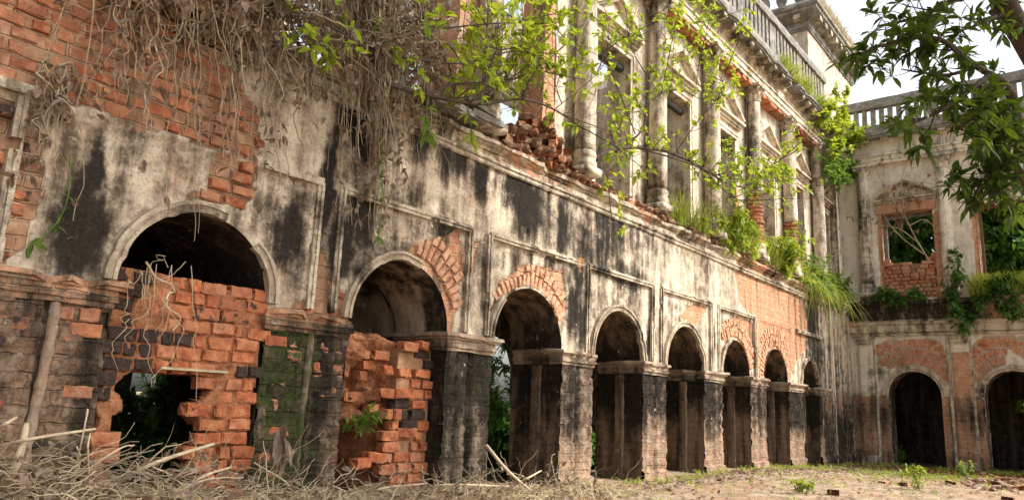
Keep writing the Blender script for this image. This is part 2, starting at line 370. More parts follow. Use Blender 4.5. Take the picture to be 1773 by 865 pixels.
# ------------------------------------------------------------------ wall sheets with openings
def grid_wall(name, fr, u0, u1, z0, z1, step, opens, depth, attrs, mat, parent):
    us = list(np.arange(u0, u1+1e-6, step)); zs = list(np.arange(z0, z1+1e-6, step))
    for o in opens:
        for e in o['eu']: us.append(e)
        for e in o['ez']: zs.append(e)
    def clean(l, keep):
        l = sorted(l); r = [l[0]]
        for v in l[1:]:
            if v-r[-1] > step*.3: r.append(v)
            elif any(abs(v-q) < 1e-6 for q in keep): r[-1] = v
        return np.array(r)
    us = clean([u for u in us if u0 <= u <= u1], [e for o in opens for e in o['eu']]); zs = clean([z for z in zs if z0 <= z <= z1], [e for o in opens for e in o['ez']])
    U, Z = np.meshgrid(us, zs, indexing='ij'); ins = np.zeros(U.shape, bool); U2 = U.copy(); Z2 = Z.copy()
    for o in opens:
        i = o['inside'](U, Z); pu, pz = o['snap'](U, Z); U2 = np.where(i, pu, U2); Z2 = np.where(i, pz, Z2); ins |= i
    D = depth(U2, Z2); A = attrs(U2, Z2)
    n, m = U.shape; I = np.arange(n*m).reshape(n, m)
    allin = ins[:-1, :-1] & ins[1:, :-1] & ins[1:, 1:] & ins[:-1, 1:]
    for o in opens:
        cu = (U[:-1, :-1]+U[1:, 1:])/2; cz = (Z[:-1, :-1]+Z[1:, 1:])/2
        if o['kind'] == 'rect': allin |= o['inside'](cu, cz)
        else: allin |= (o['inside'](cu, cz) & (cz < o['s']))
    q = np.stack([I[:-1, :-1], I[1:, :-1], I[1:, 1:], I[:-1, 1:]], -1)[~allin]
    X, Y, Zw = fr(U2.ravel(), D.ravel(), Z2.ravel()); X, Y, Zw = np.broadcast_arrays(X, Y, Zw)
    V = np.stack([X, Y, Zw], -1); used = np.unique(q); mp = -np.ones(len(V), int); mp[used] = np.arange(len(used))
    me = fast_mesh(name, V[used], mp[q], True)
    for k2, a in A.items():
        t = me.attributes.new(k2, 'FLOAT', 'POINT'); t.data.foreach_set('value', a.ravel()[used].astype(np.float32))
    return link(name, me, mat, parent)
def arch_open(c, a, s, zb=-1.):
    def inside(U, Z):
        return ((np.abs(U-c) < a-1e-6) & (Z < s) & (Z > zb+1e-6)) | (((U-c)**2+(Z-s)**2 < (a-1e-6)**2) & (Z >= s))
    def snap(U, Z):
        r = np.sqrt((U-c)**2+(Z-s)**2)+1e-9
        lo = Z < s
        return np.where(lo, c+np.sign(U-c)*a, c+(U-c)/r*a), np.where(lo, Z, s+(Z-s)/r*a)
    return dict(kind='arch', eu=[c-a, c+a], ez=[s]+([zb] if zb > -.9 else []), inside=inside, snap=snap, c=c, a=a, s=s)
def rect_open(u0, u1, z0, z1):
    return dict(kind='rect', eu=[u0, u1], ez=[z0, z1], inside=lambda U, Z: (U > u0+1e-6) & (U < u1-1e-6) & (Z > z0+1e-6) & (Z < z1-1e-6), snap=lambda U, Z: (U, Z), u0=u0, u1=u1, z0=z0, z1=z1)
def reveal(name, fr, o, depth_in, mat, parent, z0=-.3, attr=None, step=.09, off=0.):
    """jambs and soffit of an opening, from the wall face (d=off) inwards"""
    path = []
    if o['kind'] == 'arch':
        for z in np.arange(z0, o['s'], step): path.append((o['c']-o['a'], z))
        for t in np.linspace(math.pi, 0, 26): path.append((o['c']+o['a']*math.cos(t), o['s']+o['a']*math.sin(t)))
        for z in np.arange(z0, o['s'], step)[::-1]: path.append((o['c']+o['a'], z))
    else:
        for z in np.arange(o['z0'], o['z1'], step): path.append((o['u0'], z))
        for u in np.linspace(o['u0'], o['u1'], 12): path.append((u, o['z1']))
        for z in np.arange(o['z0'], o['z1'], step)[::-1]: path.append((o['u1'], z))
        for u in np.linspace(o['u1'], o['u0'], 12): path.append((u, o['z0']))
    path = np.array(path); ds = off-np.linspace(0, depth_in, max(3, int(depth_in/step)))
    P = []; 
    pu = path[:, 0][:, None]+0*ds[None, :]; pz = path[:, 1][:, None]+0*ds[None, :]; pd = ds[None, :]+0*pu
    rough = (fbm(pd*7+pu*3, pz*7, 3)-.5)*.035*(1 if o['kind'] == 'arch' else .5)*sst(0, .05, off-pd)
    ctr = o['c'] if o['kind'] == 'arch' else (o['u0']+o['u1'])/2
    pu2 = pu+np.sign(pu-ctr)*rough
    X, Y, Z = fr(pu2.ravel(), pd.ravel(), pz.ravel()); V = np.stack(np.broadcast_arrays(X, Y, Z), -1)
    n, m = pu.shape; I = np.arange(n*m).reshape(n, m)
    q = np.stack([I[:-1, :-1], I[:-1, 1:], I[1:, 1:], I[1:, :-1]], -1).reshape(-1, 4)
    me = fast_mesh(name, V, q, True)
    A = attr(pu.ravel(), pd.ravel(), pz.ravel()) if attr else {}
    for k2, a in A.items():
        t = me.attributes.new(k2, 'FLOAT', 'POINT'); t.data.foreach_set('value', np.asarray(a, np.float32))
    return link(name, me, mat, parent)
# =================================================================== ARCADE WING
wing = thing('arcade_wing', 'long ruined two storey plastered wing with a row of round arches', 'building', (12, 0, 0))
BAY = 2.5; A_, SPR = .775, 1.93
AR = [arch_open(c, a, s_) for c, a, s_ in ((2.69, .72, 1.98), (5.18, .76, 1.95), (7.60, .80, 1.93), (10.05, .79, 1.93), (12.51, .795, 1.93), (14.97, .76, 1.93), (17.45, .775, 1.93), (19.97, .66, 1.95))]
BP = lambda pts, yp=0.: [(at(x, y, yp)[0], at(x, y, yp)[2]) for x, y in pts]
brick_polys = [BP(q) for q in [
    [(-60, -40), (-60, 132), (60, 158), (165, 190), (200, 205), (330, 240), (395, 262), (440, 285), (455, 240), (440, 185), (418, 150), (408, 120), (392, 105), (330, 60), (330, -40)],
    [(368, 262), (448, 285), (440, 330), (428, 362), (395, 352), (340, 345), (335, 330), (372, 332)],
    [(538, 430), (566, 428), (570, 500), (618, 506), (620, 570), (470, 552), (535, 520)],
    [(700, 440), (722, 424), (752, 412), (800, 404), (806, 440), (800, 520), (786, 580), (775, 575), (768, 500), (745, 465)],
    [(868, 480), (905, 464), (940, 456), (975, 468), (982, 500), (980, 548), (968, 560), (962, 525), (940, 498), (915, 490), (885, 500), (862, 550), (856, 545)],
    [(1180, 552), (1192, 530), (1208, 524), (1228, 535), (1222, 548), (1212, 560)],
    [(1246, 590), (1254, 555), (1290, 548), (1308, 560), (1308, 640), (1298, 640), (1290, 600), (1274, 585)],
    [(1272, 468), (1300, 476), (1335, 486), (1362, 496), (1392, 520), (1400, 560), (1398, 605), (1380, 625), (1368, 655), (1362, 625), (1345, 602), (1330, 625), (1325, 655), (1312, 655), (1310, 555), (1280, 520)],
    [(0, 172), (40, 185), (62, 240), (70, 300), (60, 380), (20, 440), (0, 470), (-80, 480), (-80, 160)],
    [(812, 410), (830, 415), (826, 470), (816, 490)],
    [(1000, 440), (1012, 445), (1010, 470), (1000, 470)]]]
black_el = [(142, 400, 50, 112, 1.3), (165, 300, 26, 70, 1.2), (110, 450, 34, 50, .9), (500, 400, 42, 75, .8), (566, 330, 16, 130, 1.1), (592, 430, 24, 75, 1.25), (640, 395, 40, 45, .5), (545, 440, 12, 60, .5),
            (640, 225, 60, 60, .9), (735, 235, 45, 45, .8), (775, 275, 35, 35, .7), (832, 312, 13, 45, 1.), (890, 335, 40, 50, .65), (925, 365, 50, 60, .75), (860, 262, 60, 22, .6), (960, 400, 45, 50, .6), (700, 340, 60, 35, .55),
            (1030, 430, 50, 50, .6), (1000, 480, 26, 50, .6), (992, 535, 9, 60, 1.), (836, 480, 10, 80, .6), (1090, 478, 45, 28, .65), (1012, 560, 16, 50, .9), (1062, 400, 60, 40, .5), (1128, 585, 9, 50, .9),
            (1152, 560, 8, 40, .5), (1236, 590, 5, 40, .8), (1120, 420, 50, 30, .35), (1405, 560, 16, 50, .8), (1440, 660, 40, 110, 1.), (1455, 740, 36, 60, 1.), (1425, 540, 14, 80, .7), (1470, 600, 10, 70, .6), (950, 480, 20, 30, .3), (610, 300, 20, 50, .5), (200, 330, 25, 60, .35),
            (470, 350, 25, 30, .3), (1060, 520, 25, 30, .4), (1205, 500, 20, 30, .25)]
PIERS = {0: (1.25, 1.85), 1: (3.29, 4.285)}
PC_ = {-1: -1.0, 0: 1.5, 1: 3.92, 2: 6.37, 3: 8.8, 4: 11.28, 5: 13.76, 6: 16.22, 7: 18.77}
def pier_c(k): return PC_.get(k, BAY*k+1.27)
# soot per pier: how black the stretch under the impost is
SOOT = {-1: .65, 0: .66, 1: .9, 2: 1., 3: .7, 4: .95, 5: .8, 6: .65, 7: .9, 8: .95}
def wall_attrs(U, Z):
    wu = U+(fbm(U*5, Z*5, 11)-.5)*.16; wz = Z+(fbm(U*5, Z*5, 23)-.5)*.16
    br = np.zeros(U.shape)
    for p in brick_polys: br = np.where(pip(wu, wz, p), .95, br)
    bl = np.zeros(U.shape); ms = np.zeros(U.shape)
    for (x, y, rx, ry, s) in black_el:
        c = at(x, y, 0); ru = abs(at(x+rx, y, 0)[0]-at(x-rx, y, 0)[0])/2; rz = abs(at(x, y+ry, 0)[2]-at(x, y-ry, 0)[2])/2
        bl = np.maximum(bl, s*1.05*np.exp(-(((wu-c[0])/ru)**2+((wz-c[2])/rz)**2)**1.3))
    def drip(zt, sd, ln=1.):
        d_ = zt-Z+(fbm(U*7, Z*3, sd+5)-.5)*.2; a_ = sst(.42, .68, fbm(U*4.2, 0*U, sd, 5)); l_ = (.10+1.5*fbm(U*1.7, 0*U+3, sd+2, 3)**2.5)*ln
        return np.where(d_ > 0, a_*np.exp(-(np.maximum(d_, 0)/l_)**1.4), 0)
    near = sst(11.5, 8., U)*sst(2.4, 4.2, U)
    gen = sst(.42, .66, fbm(U*.9, Z*1.1, 141, 5))*(.22+.30*near)
    bl = np.maximum(bl, gen)+.42*np.maximum(drip(4.28, 7, 1.2), drip(3.27, 13))*(.55+.6*near)
    bl = np.where(br > .8, bl*.45, bl)
    k = np.round((U-1.27)/BAY).astype(int)
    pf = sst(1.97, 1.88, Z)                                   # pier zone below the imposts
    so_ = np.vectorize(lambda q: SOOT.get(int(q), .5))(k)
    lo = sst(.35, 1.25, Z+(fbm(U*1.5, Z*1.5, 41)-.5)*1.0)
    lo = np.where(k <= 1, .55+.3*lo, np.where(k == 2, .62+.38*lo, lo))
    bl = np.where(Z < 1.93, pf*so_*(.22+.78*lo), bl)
    br = np.where(Z < 1.93, np.maximum(br, np.where(k <= 1, .52, np.where(k == 2, .44, .47))), br)
    pl = (k == 2) | (k == 3)
    ms = np.where((Z < 1.8), np.where(k == 1, .70*sst(4.6, 3.7, U)*1.0, np.where(k == 0, .55*sst(1.2, .5, Z), np.where(k == 2, .34, .05))), 0)
    ms = ms*(fbm(U*2, Z*2, 87)*.8+.6)
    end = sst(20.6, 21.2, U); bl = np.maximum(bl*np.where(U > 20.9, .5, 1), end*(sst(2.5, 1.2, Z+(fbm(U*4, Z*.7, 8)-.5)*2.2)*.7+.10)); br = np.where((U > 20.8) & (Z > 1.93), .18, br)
    mud = np.where(Z < 1.93, np.where(k == 2, .75, .85), .15*fbm(U, Z, 19)); mud = np.where((br > .8) & (U < 4.7), 1., mud)
    return dict(brick=br, black=bl, moss=ms, mud=mud)
PCN = [(.05, 1.05), (2.83, 1.05), (5.21, 1.04), (7.68, 1.04), (10.1, 1.06), (12.57, 1.08), (15.04, 1.03), (17.5, 1.05), (20.0, 1.03)]
def panel_in(U, Z):
    k = np.clip(np.round(U/BAY), 0, 8).astype(int); e = np.abs(U-np.array([p[0] for p in PCN])[k])
    return (e < 1.03) & (Z < 3.27) & (Z > 1.93) & (k >= 0) & (k <= 8)
def wall_depth(U, Z):
    A = wall_attrs(U, Z)
    d = (fbm(U*1.3, Z*1.3, 51)-.5)*.03+(fbm(U*9, Z*9, 61)-.5)*.014
    deep = np.where(U < 4.7, .024, np.where(U < 6.5, .035, .028))
    d = d-np.where(A['brick'] > .8, deep, 0)
    d = d-np.where(panel_in(U, Z), .03, 0)
    kk = np.round((U-1.27)/BAY).astype(int); pc = np.vectorize(lambda q: float(PC_.get(int(q), -9)))(kk)
    grv = (np.abs(U-pc-.02) < .03) & (Z < 1.78)
    d = d-np.where(grv, .06, 0)-np.where((Z < 1.78), (fbm(U*11, Z*11, 71)-.5)*.03, 0)
    cr_ = np.floor(Z/.122); fz = Z/.122-cr_; cu_ = np.floor(U/.26+.5*(cr_ % 2)); fu = U/.26+.5*(cr_ % 2)-cu_
    rel = (vn(cu_*5.3, cr_*3.7, 19)-.5)*.045-.022*((fz < .2) | (fu < .10))
    d = d+np.where(Z < 1.76, rel*np.where(U > 5.8, .8, 1.), 0)
    # plinth
    d = d+np.where(Z < .12, .04, 0)
    return d
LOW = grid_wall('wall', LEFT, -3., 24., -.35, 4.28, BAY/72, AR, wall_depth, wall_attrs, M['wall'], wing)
LOW['label'] = 'plastered arcade wall streaked black with patches of bare brick'
def jamb_attrs(u, d, z):
    f = fbm(d*2+u, z*1.6, 91)
    bl = np.where(z < 1.93, .46+.5*sst(.6, 1.5, z+(f-.5)*1.2), .50+.3*sst(2.6, 2.0, z))  # stains plus added darkening that stands in for shade on the jambs
    bl = bl+.22*sst(8., 3., u)
    bl = np.where((u > 5.3) & (u < 6.2) & (d < -.35) & (z > 1.9) & (z < 2.45), .05, bl)
    return dict(mud=np.where((u > 5.) & (u < 6.2) & (z > 1.9), .4, 1.)+0*u, brick=np.where(z < 1.93, .5, .15), black=bl, moss=np.where(z < .8, .15, 0)+0*u)
JD = [1.5, 1.85]+[.92]*6
for k, o in enumerate(AR):
    reveal('arch_reveal', LEFT, o, JD[k], M['wall'], wing, -.35, jamb_attrs, .08, -.012 if k != 0 else -.02)
    if k >= 2:                                             # pilaster strip half-way through the passage
        for sgn in (-1, 1):
            mb = MB(); uu = o['c']+sgn*o['a']
            V = []
            for z in np.linspace(-.3, 1.72, 16):
                for (du, dd) in ((0.02, -.36), (-.045, -.37), (-.045, -.52), (.02, -.53)):
                    V.append(LEFT(uu+sgn*du+random.uniform(-.006, .006), dd+random.uniform(-.008, .008), z))
            F = [(i*4+a, i*4+a+1, i*4+a+5, i*4+a+4) for i in range(15) for a in range(3)]
            mb.add(V, F+[(60, 61, 62, 63)])
            n = len(V); mb.build('jamb_pilaster', M['wall'], wing, attrs=dict(brick=np.full(n, .35), black=np.full(n, .5), moss=np.zeros(n), mud=np.full(n, .9)))
for i, (a, b, h, bk) in enumerate([(21.8, 22.1, 4.2, .1), (23.55, 23.9, 4.2, .15)]):
    mb = extr(lambda u, d, z: LEFT(d, u, z), [(a, -.25), (b, -.25), (b, h), (a, h)], [-.05, .02, .05], .008, 80+i) if False else MB()
    for q in range(14): mb.box(LEFT, a, b, -.05, .035+random.uniform(-.006, .006), -.25+(h+.25)*q/14, -.25+(h+.25)*(q+1)/14, .004)
    n = len(mb.v); z_ = np.array([v[2] for v in mb.v]); mb.build('pilaster', M['wall'], wing, attrs=dict(brick=np.full(n, .2), black=bk+.5*sst(2.2, 1.5, z_), moss=np.zeros(n), mud=np.full(n, .2)))
# imposts: worn moulded caps wrapped round each pier
def impost(fr, ua, ub, zt, din, parent, mat, seed, d0=0., ruin_=0.):
    steps = [(-.215, -.17, .015), (-.17, -.13, .04), (-.13, -.075, .028), (-.075, -.045, .075), (-.045, 0, .11)]
    prof = []
    for (a, b, p) in steps: prof += [(p, zt+a), (p, zt+b)]
    prof.append((-.02, zt+.012)); prof.append((-.06, zt-.2))
    # path: left jamb (inwards) -> front -> right jamb
    pts = [(ua, d0-din, (-1, 0))]+[(ua, d, (-1, 0)) for d in np.linspace(d0-din*.6, d0-.15, 4)]+[(ua, d0, (-1, 1))]
    pts += [(u, d0, (0, 1)) for u in np.linspace(ua+.1, ub-.1, 8)]+[(ub, d0, (1, 1))]+[(ub, d, (1, 0)) for d in np.linspace(d0-.15, d0-din*.6, 4)]+[(ub, d0-din, (1, 0))]
    V = []; n = len(prof)
    for i, (u, d, (nu, nd)) in enumerate(pts):
        wear = max(0, vn(i*.9, seed*3.1, 5)-.45+.25*ruin_)*(.2+.08*ruin_)
        for k, (p, z) in enumerate(prof):
            p2 = p if p < .05 else max(.02, p-wear*(1 if p > .07 else .5)); jj = (vn(i*1.7, k*2.1, seed)-.5)*.016
            V.append(fr(u+nu*(p2+jj), d+nd*(p2+jj), z+jj-(wear*.25 if z > zt-.06 else 0)))
    F = [(i*n+k, (i+1)*n+k, (i+1)*n+k+1, i*n+k+1) for i in range(len(pts)-1) for k in range(n-1)]
    mb = MB().add(V, F); N = len(V); fz = np.array([v[2] for v in V])
    bk = np.array([.42 if fz[i] < zt-.09 else .12 for i in range(N)])+np.array([(vn(V[i][0]*3, V[i][1]*3, seed)-.5)*.5 for i in range(N)])
    return mb.build('impost', mat, parent, attrs=dict(brick=np.full(N, .32+.3*ruin_), black=bk+.28*ruin_, moss=np.full(N, .15*ruin_), mud=np.full(N, .6)))
impost(LEFT, .85, 1.97, 1.96, .5, wing, M['wall'], 1, 0., .8)
impost(LEFT, 3.41, 4.42, 1.95, 1.2, wing, M['wall'], 2, 0., 1.)
for k in range(2, 8):
    c = pier_c(k) if k > 2 else 6.29
    ua = AR[k-1]['c']+AR[k-1]['a']; ub = AR[k]['c']-AR[k]['a']
    impost(LEFT, ua, ub, 1.95, .9, wing, M['wall'], 3+k)
impost(LEFT, 20.63, 21.4, 1.93, .4, wing, M['wall'], 15)
for (uc, zt, bk, ms) in ((1.545, 1.74, .42, .3), (3.93, 1.74, .6, .6)):                 # rounded strip down the face of the near piers
    V, F = tube_np([(np.array([[uc-.02*math.sin(z*3), -(-.016)+random.uniform(-.008, .008), z] for z in np.linspace(-.3, zt, 40)]), .034+.012*np.random.default_rng(4).random(40))], 8)
    o = link('pier_strip', fast_mesh('pier_strip', V, F), M['wall'], wing)
    for nm, v_ in (('brick', .15), ('black', bk), ('moss', ms), ('mud', .8)):
        q_ = o.data.attributes.new(nm, 'FLOAT', 'POINT'); q_.data.foreach_set('value', np.full(len(V), v_, np.float32))
# archivolts: moulded rings with missing stretches
def archivolt(fr, c, a, s, t0, t1, parent, mat, seed, d0=0., w_=.10):
    prof = [(a-.005, -.05), (a-.005, .022), (a+.03, .027), (a+.035, .012), (a+.06, .012), (a+.065, .034), (a+w_, .03), (a+w_, -.05)]
    N = max(6, int((t1-t0)/math.pi*34)); V = []; n = len(prof)
    for i, t in enumerate(np.linspace(t0, t1, N)):
        for k, (r, d) in enumerate(prof):
            j = (vn(i*.8, k*2.3, seed)-.5)*.014-max(0, vn(i*.6, seed*1.7, 31)-.62)*.09
            V.append(fr(c+(r+j)*math.cos(t), d+d0+j, s+(r+j)*math.sin(t)))
    F = [(i*n+k, i*n+k+1, (i+1)*n+k+1, (i+1)*n+k) for i in range(N-1) for k in range(n-1)]+[tuple(range(n))[::-1], tuple((N-1)*n+k for k in range(n))]
    nn = len(V)
    return MB().add(V, F).build('archivolt', mat, parent, smooth=False, attrs=dict(brick=np.full(nn, .05), black=np.full(nn, .24)+np.array([(vn(v[0]*2, v[2]*2, seed)-.5)*.9 for v in V]), mud=np.full(nn, .25), moss=np.zeros(nn)))
pi = math.pi
for (k, t0, t1) in [(1, .42*pi, pi), (1, 0, .25*pi), (2, 0.40*pi, pi), (3, .75*pi, pi), (4, 0, pi), (5, 0, pi), (6, .62*pi, pi), (8, 0.1, pi)]:
    o = AR[k-1]; archivolt(LEFT, o['c'], o['a'], o['s'], t0, t1, wing, M['trim'], k*7)
# panel mouldings round each bay
def panel(fr, c, hw, z0, z1, parent, mat, seed, sides=(1, 1, 1), d0=0.):
    mb = MB(); 
    def bar(u0, u1, za, zb): 
        vert = abs(zb-za) > abs(u1-u0); n = 14
        for (e0, e1, p) in ((-.04, .0, .028), (0., .03, .045), (.03, .05, .022)):
            for i in range(n):
                t0, t1 = i/n, (i+1)/n; j = random.uniform(-.004, .004)
                if random.random() < .05: continue
                if vert: mb.box(fr, u0+e0, u0+e1-.0015, -.06+d0, d0+p+j, za+(zb-za)*t0, za+(zb-za)*t1-.001)
                else: mb.box(fr, u0+(u1-u0)*t0, u0+(u1-u0)*t1-.001, -.06+d0, d0+p+j, za+e0, za+e1-.0015)
    if sides[0]: bar(c-hw, c-hw, z0, z1)
    if sides[1]: bar(c-hw, c+hw, z1, z1)
    if sides[2]: bar(c+hw, c+hw, z0, z1)
    n = len(mb.v)
    return mb.build('panel_moulding', mat, parent, attrs=dict(brick=np.full(n, .1), black=np.array([.15+.9*(vn(v[0]*1.7, v[2]*1.7, 3)-.45) for v in mb.v]), moss=np.zeros(n)))
for (k, s) in [(0, (1, 0, 1)), (1, (0, 0, 1)), (2, (1, 1, 1)), (3, (1, 1, 0)), (4, (1, 1, 1)), (5, (1, 1, 1)), (6, (1, 1, 1)), (7, (0, 0, 0)), (8, (0, 1, 0))]:
    for s_ in ([s] if s[1] else [(s[0], 0, 0), (0, 0, s[2])]):
        if any(s_): panel(LEFT, PCN[k][0], PCN[k][1], 1.98, 3.31, wing, M['trim'], k, s_)
for (a_, b_) in ((3.2, 3.9), (.4, 1.35)):
    mb = MB(); mb.box(LEFT, a_, b_, -.06, .045, 3.275, 3.355, .006); mb.build('panel_moulding', M['trim'], wing, attrs=dict(brick=np.full(8, .1), black=np.full(8, .2), moss=np.zeros(8)))
# lower cornice: string, frieze and projecting bed, broken away at left
chipf = lambda u, k: max(0, vn(u*1.9, 3.3, 8)-.52)*.32+max(0, vn(u*6, 1.3, 9)-.5)*.14
us = np.arange(2.35, 24.01, .12)
st_ = extr(LEFT, [(-.05, 4.24), (.03, 4.24), (.045, 4.262), (.03, 4.285), (.03, 4.31), (.055, 4.315), (.055, 4.345), (-.05, 4.345)], np.arange(2.9, 24.01, .12), .006, 3)
n = len(st_.v); st_.build('string_course', M['trim'], wing, attrs=dict(brick=np.full(n, .15), black=np.array([.2+.8*(vn(v[0]*1.3, v[2], 3)-.4) for v in st_.v]), moss=np.zeros(n)))
cn = extr(LEFT, [(-.2, 4.345), (.012, 4.345), (.012, 4.44), (.05, 4.445), (.065, 4.47), (.105, 4.49), (.105, 4.515), (.145, 4.52), (.15, 4.575), (.06, 4.60), (-.25, 4.62)], us, .012, 4, chipf)
n = len(cn.v); CORN = cn.build('cornice', M['wall'], wing, attrs=dict(brick=np.array([.38+.5*(vn(v[0]*1.1, 0, 13)-.5) for v in cn.v]), black=np.array([.12+.9*(vn(v[0]*1.6, v[2]*2, 33)-.45) for v in cn.v]), moss=np.zeros(n)))
# ------------------------------------------------------------------ brick pieces
def brick_mesh(L, H, D, seed, rough=.010):
    rng = random.Random(seed); V = []; F = []
    nx = 4; b = .012
    prof = [(-H/2+b, 0), (-H/2, b), (-H/2, D), (H/2, D), (H/2, b), (H/2-b, 0)]      # z, depth (0 = front face)
    xs = [-L/2, -L/2+b*1.3, -L*.12, L*.15, L/2-b*1.3, L/2]
    for i, x in enumerate(xs):
        end = i in (0, len(xs)-1)
        for (z, y) in prof:
            zz = z*(.95 if end else 1); yy = y+(b if end and y < D else 0)
            j = rough if y < D else 0
            V.append((x+rng.uniform(-j, j)*.7, yy+rng.uniform(-j, j), zz+rng.uniform(-j, j)*.8))
    for q in range(2):
        e = rng.choice([0, 5]); v_ = rng.choice([0, 5]); i_ = e*6+v_; a_ = V[i_]; V[i_] = (a_[0]*.86, a_[1]+.03, a_[2]*.7)
    n = len(prof)
    for i in range(len(xs)-1):
        for k in range(n):
            if k == 2: continue
            a = i*n+k; c = i*n+(k+1) % n; F.append((a, a+n, c+n, c))
    F.append(tuple(range(n))); F.append(tuple((len(xs)-1)*n+k for k in range(n))[::-1])
    me = mesh_from('brick', V, F); me.materials.append(M['brick']); return me
BM = {L: [brick_mesh(L, .108, .12, i*13+int(L*1000)) for i in range(6)] for L in (.245, .17, .12)}
RB = random.Random(5); FRESH = [.35]; WASH = [.3]
def lay(name, parent, pos, L, rot=(0, 0, 0), soot=0., moss=0., sc=(1, 1, 1)):
    key = min(BM, key=lambda q: abs(q-L)); me = RB.choice(BM[key])
    o = bpy.data.objects.new(name, me); COL.objects.link(o)
    o.location = [float(v) for v in pos]; o.rotation_euler = rot; o.scale = (float(sc[0]*L/key), float(sc[1]), float(sc[2]))
    o['soot'] = float(soot); o['moss'] = float(moss); o['fresh'] = float(FRESH[0]); o['wash'] = float(WASH[0]*RB.random())
    if parent is not None: o.parent = parent; o.matrix_parent_inverse = Matrix.Translation(-world_loc(parent))
    return o
def courses(parent, region, u0, u1, z0, z1, face=0., soot=None, moss=None, rotz=0., fr=LEFT, skip=.04, CH=.122, name='brick', jit=.012, seed=1, worn=0.):
    RBs = random.Random(seed); n = 0; z = z0+CH/2; r = 0
    while z < z1:
        u = u0-(.13 if r % 2 else 0)-RBs.uniform(0, .04)
        while u < u1:
            L = RBs.choice([.245, .245, .245, .17, .12]) if r % 2 else RBs.choice([.245, .245, .12, .17])
            c = u+L/2
            if region(c, z) and RBs.random() > skip:
                d = face+RBs.uniform(-jit, jit)
                x, y, zz = fr(c, d, z)
                lay(name, parent, (x, y, zz+RBs.uniform(-.004, .004)), L-.004, (RBs.uniform(-.04, .04), RBs.uniform(-.03, .03), rotz+RBs.uniform(-.05, .05)), soot(c, z) if soot else 0, moss(c, z) if moss else 0, (1-worn*RBs.uniform(.3, 1.2), 1, RBs.uniform(.93, 1.03)*(1-worn*RBs.uniform(.6, 1.5)))); n += 1
            u += L+.012
        z += CH; r += 1
    return n
def in_poly(i, inset=0.):
    P = brick_polys[i]; return lambda u, z: bool(pip(np.array([u]), np.array([z]), P)[0])
cnt = 0
V1 = lambda u, z, s: float(vn(np.array([u*2.2]), np.array([z*2.2]), s)[0])
cnt += courses(LOW, lambda u, z: in_poly(0)(u, z) and u > .3, .3, 3.4, 3.34, 4.72, -.004, lambda u, z: .12+.55*(V1(u*.5, z*.5, 4)-.35), seed=3, jit=.014, skip=.07, worn=.16, CH=.116)
cnt += courses(LOW, lambda u, z: u < 1.18 and in_poly(8)(u, z), .35, 1.3, 1.6, 3.3, -.01, lambda u, z: .3+.9*(V1(u, z, 9)-.35), seed=5, skip=.2, worn=.2)
cnt += courses(LOW, in_poly(1), 2.4, 3.4, 2.7, 3.4, -.012, seed=6, worn=.15, skip=.2)
cnt += courses(LOW, in_poly(2), 3.3, 4.6, 1.9, 2.9, -.03, lambda u, z: .05, seed=7)
# bare brick piers either side of the first blocked arch
cnt += courses(LOW, lambda u, z: u < 1.34, .5, 1.4, .15, 1.76, -.004, lambda u, z: .3+1.0*(V1(u*.5, z*1.4, 14)-.42), lambda u, z: .2 if z < .7 else 0, seed=8, skip=.35)
cnt += courses(LOW, lambda u, z: 1.62 < u < 1.85, 1.56, 1.95, .15, 1.76, -.004, lambda u, z: .3+1.0*(V1(u*.5, z*1.4, 15)-.42), lambda u, z: .45 if z < .9 else .1, seed=9, skip=.32)
cnt += courses(LOW, lambda u, z: 3.52 < u < 3.8, 3.45, 3.9, .1, 1.74, -.004, lambda u, z: .42+.6*(V1(u*.6, z*.6, 16)-.4), lambda u, z: .5*V1(u, z, 3)+.12, seed=10, skip=.35)
cnt += courses(LOW, lambda u, z: 4.05 < u < 4.3, 3.98, 4.4, .0, 1.74, -.004, lambda u, z: .55+.6*(V1(u*.6, z*.6, 17)-.4), lambda u, z: .42*V1(u, z, 5)+.1, seed=11, skip=.32)
print('wall bricks', cnt)
# bricks on edge along the ledge where the cornice coping has gone
CH_ = 0
u = 6.75
while u < 16.5:
    if RB.random() > .12:
        lay('ledge_brick', CORN, (u, -.02+RB.uniform(-.02, .02), 4.655+RB.uniform(-.012, .012)), .12, (RB.uniform(-.1, .1), RB.uniform(-.12, .12), RB.uniform(-.12, .12)), .12+.5*(V1(u, 0, 8)-.4), .1, (1, 1, .95)); CH_ += 1
    u += .135
RUBS = 1
# voussoirs of the relieving arches where the plaster has dropped
def voussoirs(fr, parent, c, s, r0, r1, t0, t1, N, test, face, soot=0., seed=0):
    rng = random.Random(seed); n = 0
    for i in range(N):
        t = t0+(t1-t0)*(i+.5)/N; rr0 = r0+rng.uniform(0, .02)
        segs = [(rr0, rr0+(r1-r0)*rng.uniform(.42, .58)), (0, r1-rng.uniform(0, .04))]; segs[1] = (segs[0][1]+.012, segs[1][1])
        for (a, b) in segs:
            m_ = (a+b)/2; u = c+m_*math.cos(t); z = s+m_*math.sin(t)
            if not test(u, z): continue
            w0 = (t1-t0)/N*m_*.78
            o = lay('voussoir', parent, fr(u, face+rng.uniform(-.008, .008), z), b-a, (0, 0, 0), soot+rng.uniform(-.1, .1), 0, (1, 1, w0/.108)); o['wash'] = .9 if fr is LEFT else .35
            R = Matrix.Rotation(-t, 4, 'Y')                          # local X along the radius
            if fr is BACK: R = Matrix.Rotation(-math.pi/2, 4, 'Z') @ R
            o.rotation_mode = 'QUATERNION'; o.rotation_quaternion = R.to_quaternion(); n += 1
    return n
nv = voussoirs(LEFT, LOW, AR[1]['c'], SPR, .90, 1.32, .02*pi, .62*pi, 20, in_poly(3), -.032, .02, 3)
